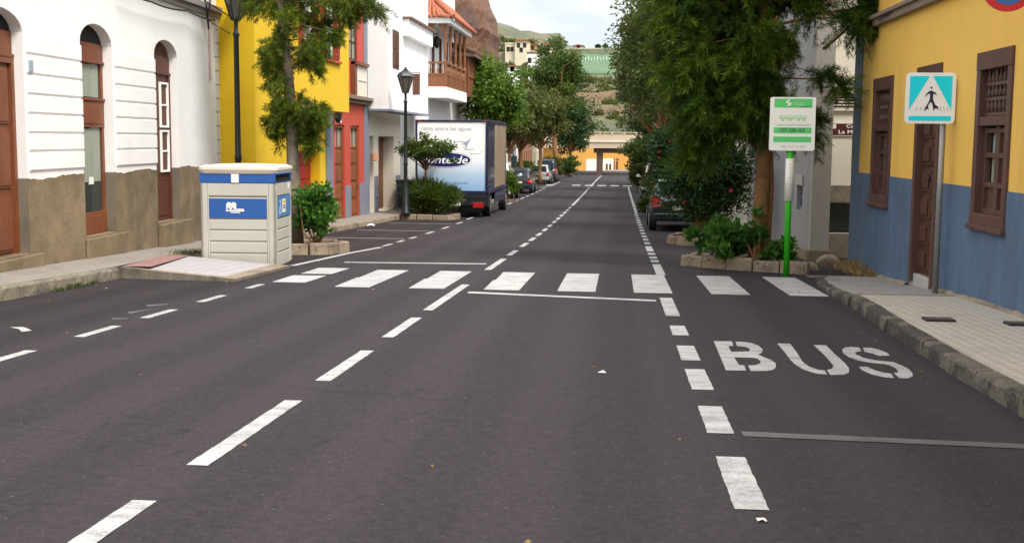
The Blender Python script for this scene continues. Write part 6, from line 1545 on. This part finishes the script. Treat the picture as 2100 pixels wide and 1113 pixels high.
# ================================================================ sky, sun, camera
SUN_EL, SUN_AZ = rad(54), rad(132)      # azimuth from +Y towards +X
sv = Vector((math.sin(SUN_AZ) * math.cos(SUN_EL), math.cos(SUN_AZ) * math.cos(SUN_EL), math.sin(SUN_EL)))
w = bpy.data.worlds.new('World'); S.world = w; w.use_nodes = True; nt = w.node_tree; bg = nt.nodes['Background']
sky = nt.nodes.new('ShaderNodeTexSky'); sky.sky_type = 'NISHITA'; sky.sun_disc = False; sky.sun_elevation = SUN_EL; sky.sun_rotation = SUN_AZ; sky.air_density = 1.0; sky.dust_density = 1.5
tc = nt.nodes.new('ShaderNodeTexCoord'); mp = nt.nodes.new('ShaderNodeMapping'); mp.inputs['Scale'].default_value = (1, 1, 3.2); nt.links.new(tc.outputs['Generated'], mp.inputs[0])
nz_ = nt.nodes.new('ShaderNodeTexNoise'); nz_.inputs['Scale'].default_value = 5.0; nz_.inputs['Detail'].default_value = 7; nz_.inputs['Roughness'].default_value = .58; nt.links.new(mp.outputs[0], nz_.inputs['Vector'])
cr = nt.nodes.new('ShaderNodeValToRGB'); cr.color_ramp.elements[0].position = .42; cr.color_ramp.elements[0].color = (.35, .35, .35, 1); cr.color_ramp.elements[1].position = .60; nt.links.new(nz_.outputs['Fac'], cr.inputs[0])
mx = nt.nodes.new('ShaderNodeMix'); mx.data_type = 'RGBA'; nt.links.new(cr.outputs[0], mx.inputs[0]); mb_ = nt.nodes.new('ShaderNodeMix'); mb_.data_type = 'RGBA'; mb_.inputs[0].default_value = .65; nt.links.new(sky.outputs[0], mb_.inputs[6]); mb_.inputs[7].default_value = (7.2, 8.3, 9.4, 1)
nt.links.new(mb_.outputs[2], mx.inputs[6]); mx.inputs[7].default_value = (9.7, 9.7, 9.6, 1)
sx = nt.nodes.new('ShaderNodeSeparateXYZ'); nt.links.new(tc.outputs['Generated'], sx.inputs[0])
er = nt.nodes.new('ShaderNodeValToRGB'); e_ = er.color_ramp.elements; e_[0].position = .13; e_[0].color = (.58, .585, .59, 1); e_[1].position = .34; e_[1].color = (1, 1, 1, 1); nt.links.new(sx.outputs['Z'], er.inputs[0])
m2_ = nt.nodes.new('ShaderNodeMix'); m2_.data_type = 'RGBA'; m2_.blend_type = 'MULTIPLY'; m2_.inputs[0].default_value = 1; nt.links.new(mx.outputs[2], m2_.inputs[6]); nt.links.new(er.outputs[0], m2_.inputs[7])
nt.links.new(m2_.outputs[2], bg.inputs['Color']); bg.inputs['Strength'].default_value = .108
sl = bpy.data.lights.new('sun', 'SUN'); sl.energy = 2.5; sl.angle = rad(20); sl.color = (1, .95, .88)
so = bpy.data.objects.new('sun', sl); COL.objects.link(so); so.rotation_euler = sv.to_track_quat('Z', 'Y').to_euler()
cd = bpy.data.cameras.new('camera'); cd.sensor_fit = 'HORIZONTAL'; cd.sensor_width = 36; cd.lens = 36 * FPX / 2100; cd.clip_end = 5000; cd.clip_start = .05
co = bpy.data.objects.new('camera', cd); COL.objects.link(co)
co.matrix_world = Matrix(((RT.x, UP.x, -FW.x, 0), (RT.y, UP.y, -FW.y, 0), (RT.z, UP.z, -FW.z, EYE), (0, 0, 0, 1)))
S.camera = co
S.view_settings.view_transform = 'Standard'; S.view_settings.look = 'None'; S.view_settings.exposure = 0.92; S.view_settings.gamma = 1
S.render.engine = 'CYCLES'; S.cycles.use_denoising = True; S.cycles.max_bounces = 8; S.cycles.diffuse_bounces = 3; S.cycles.transparent_max_bounces = 8
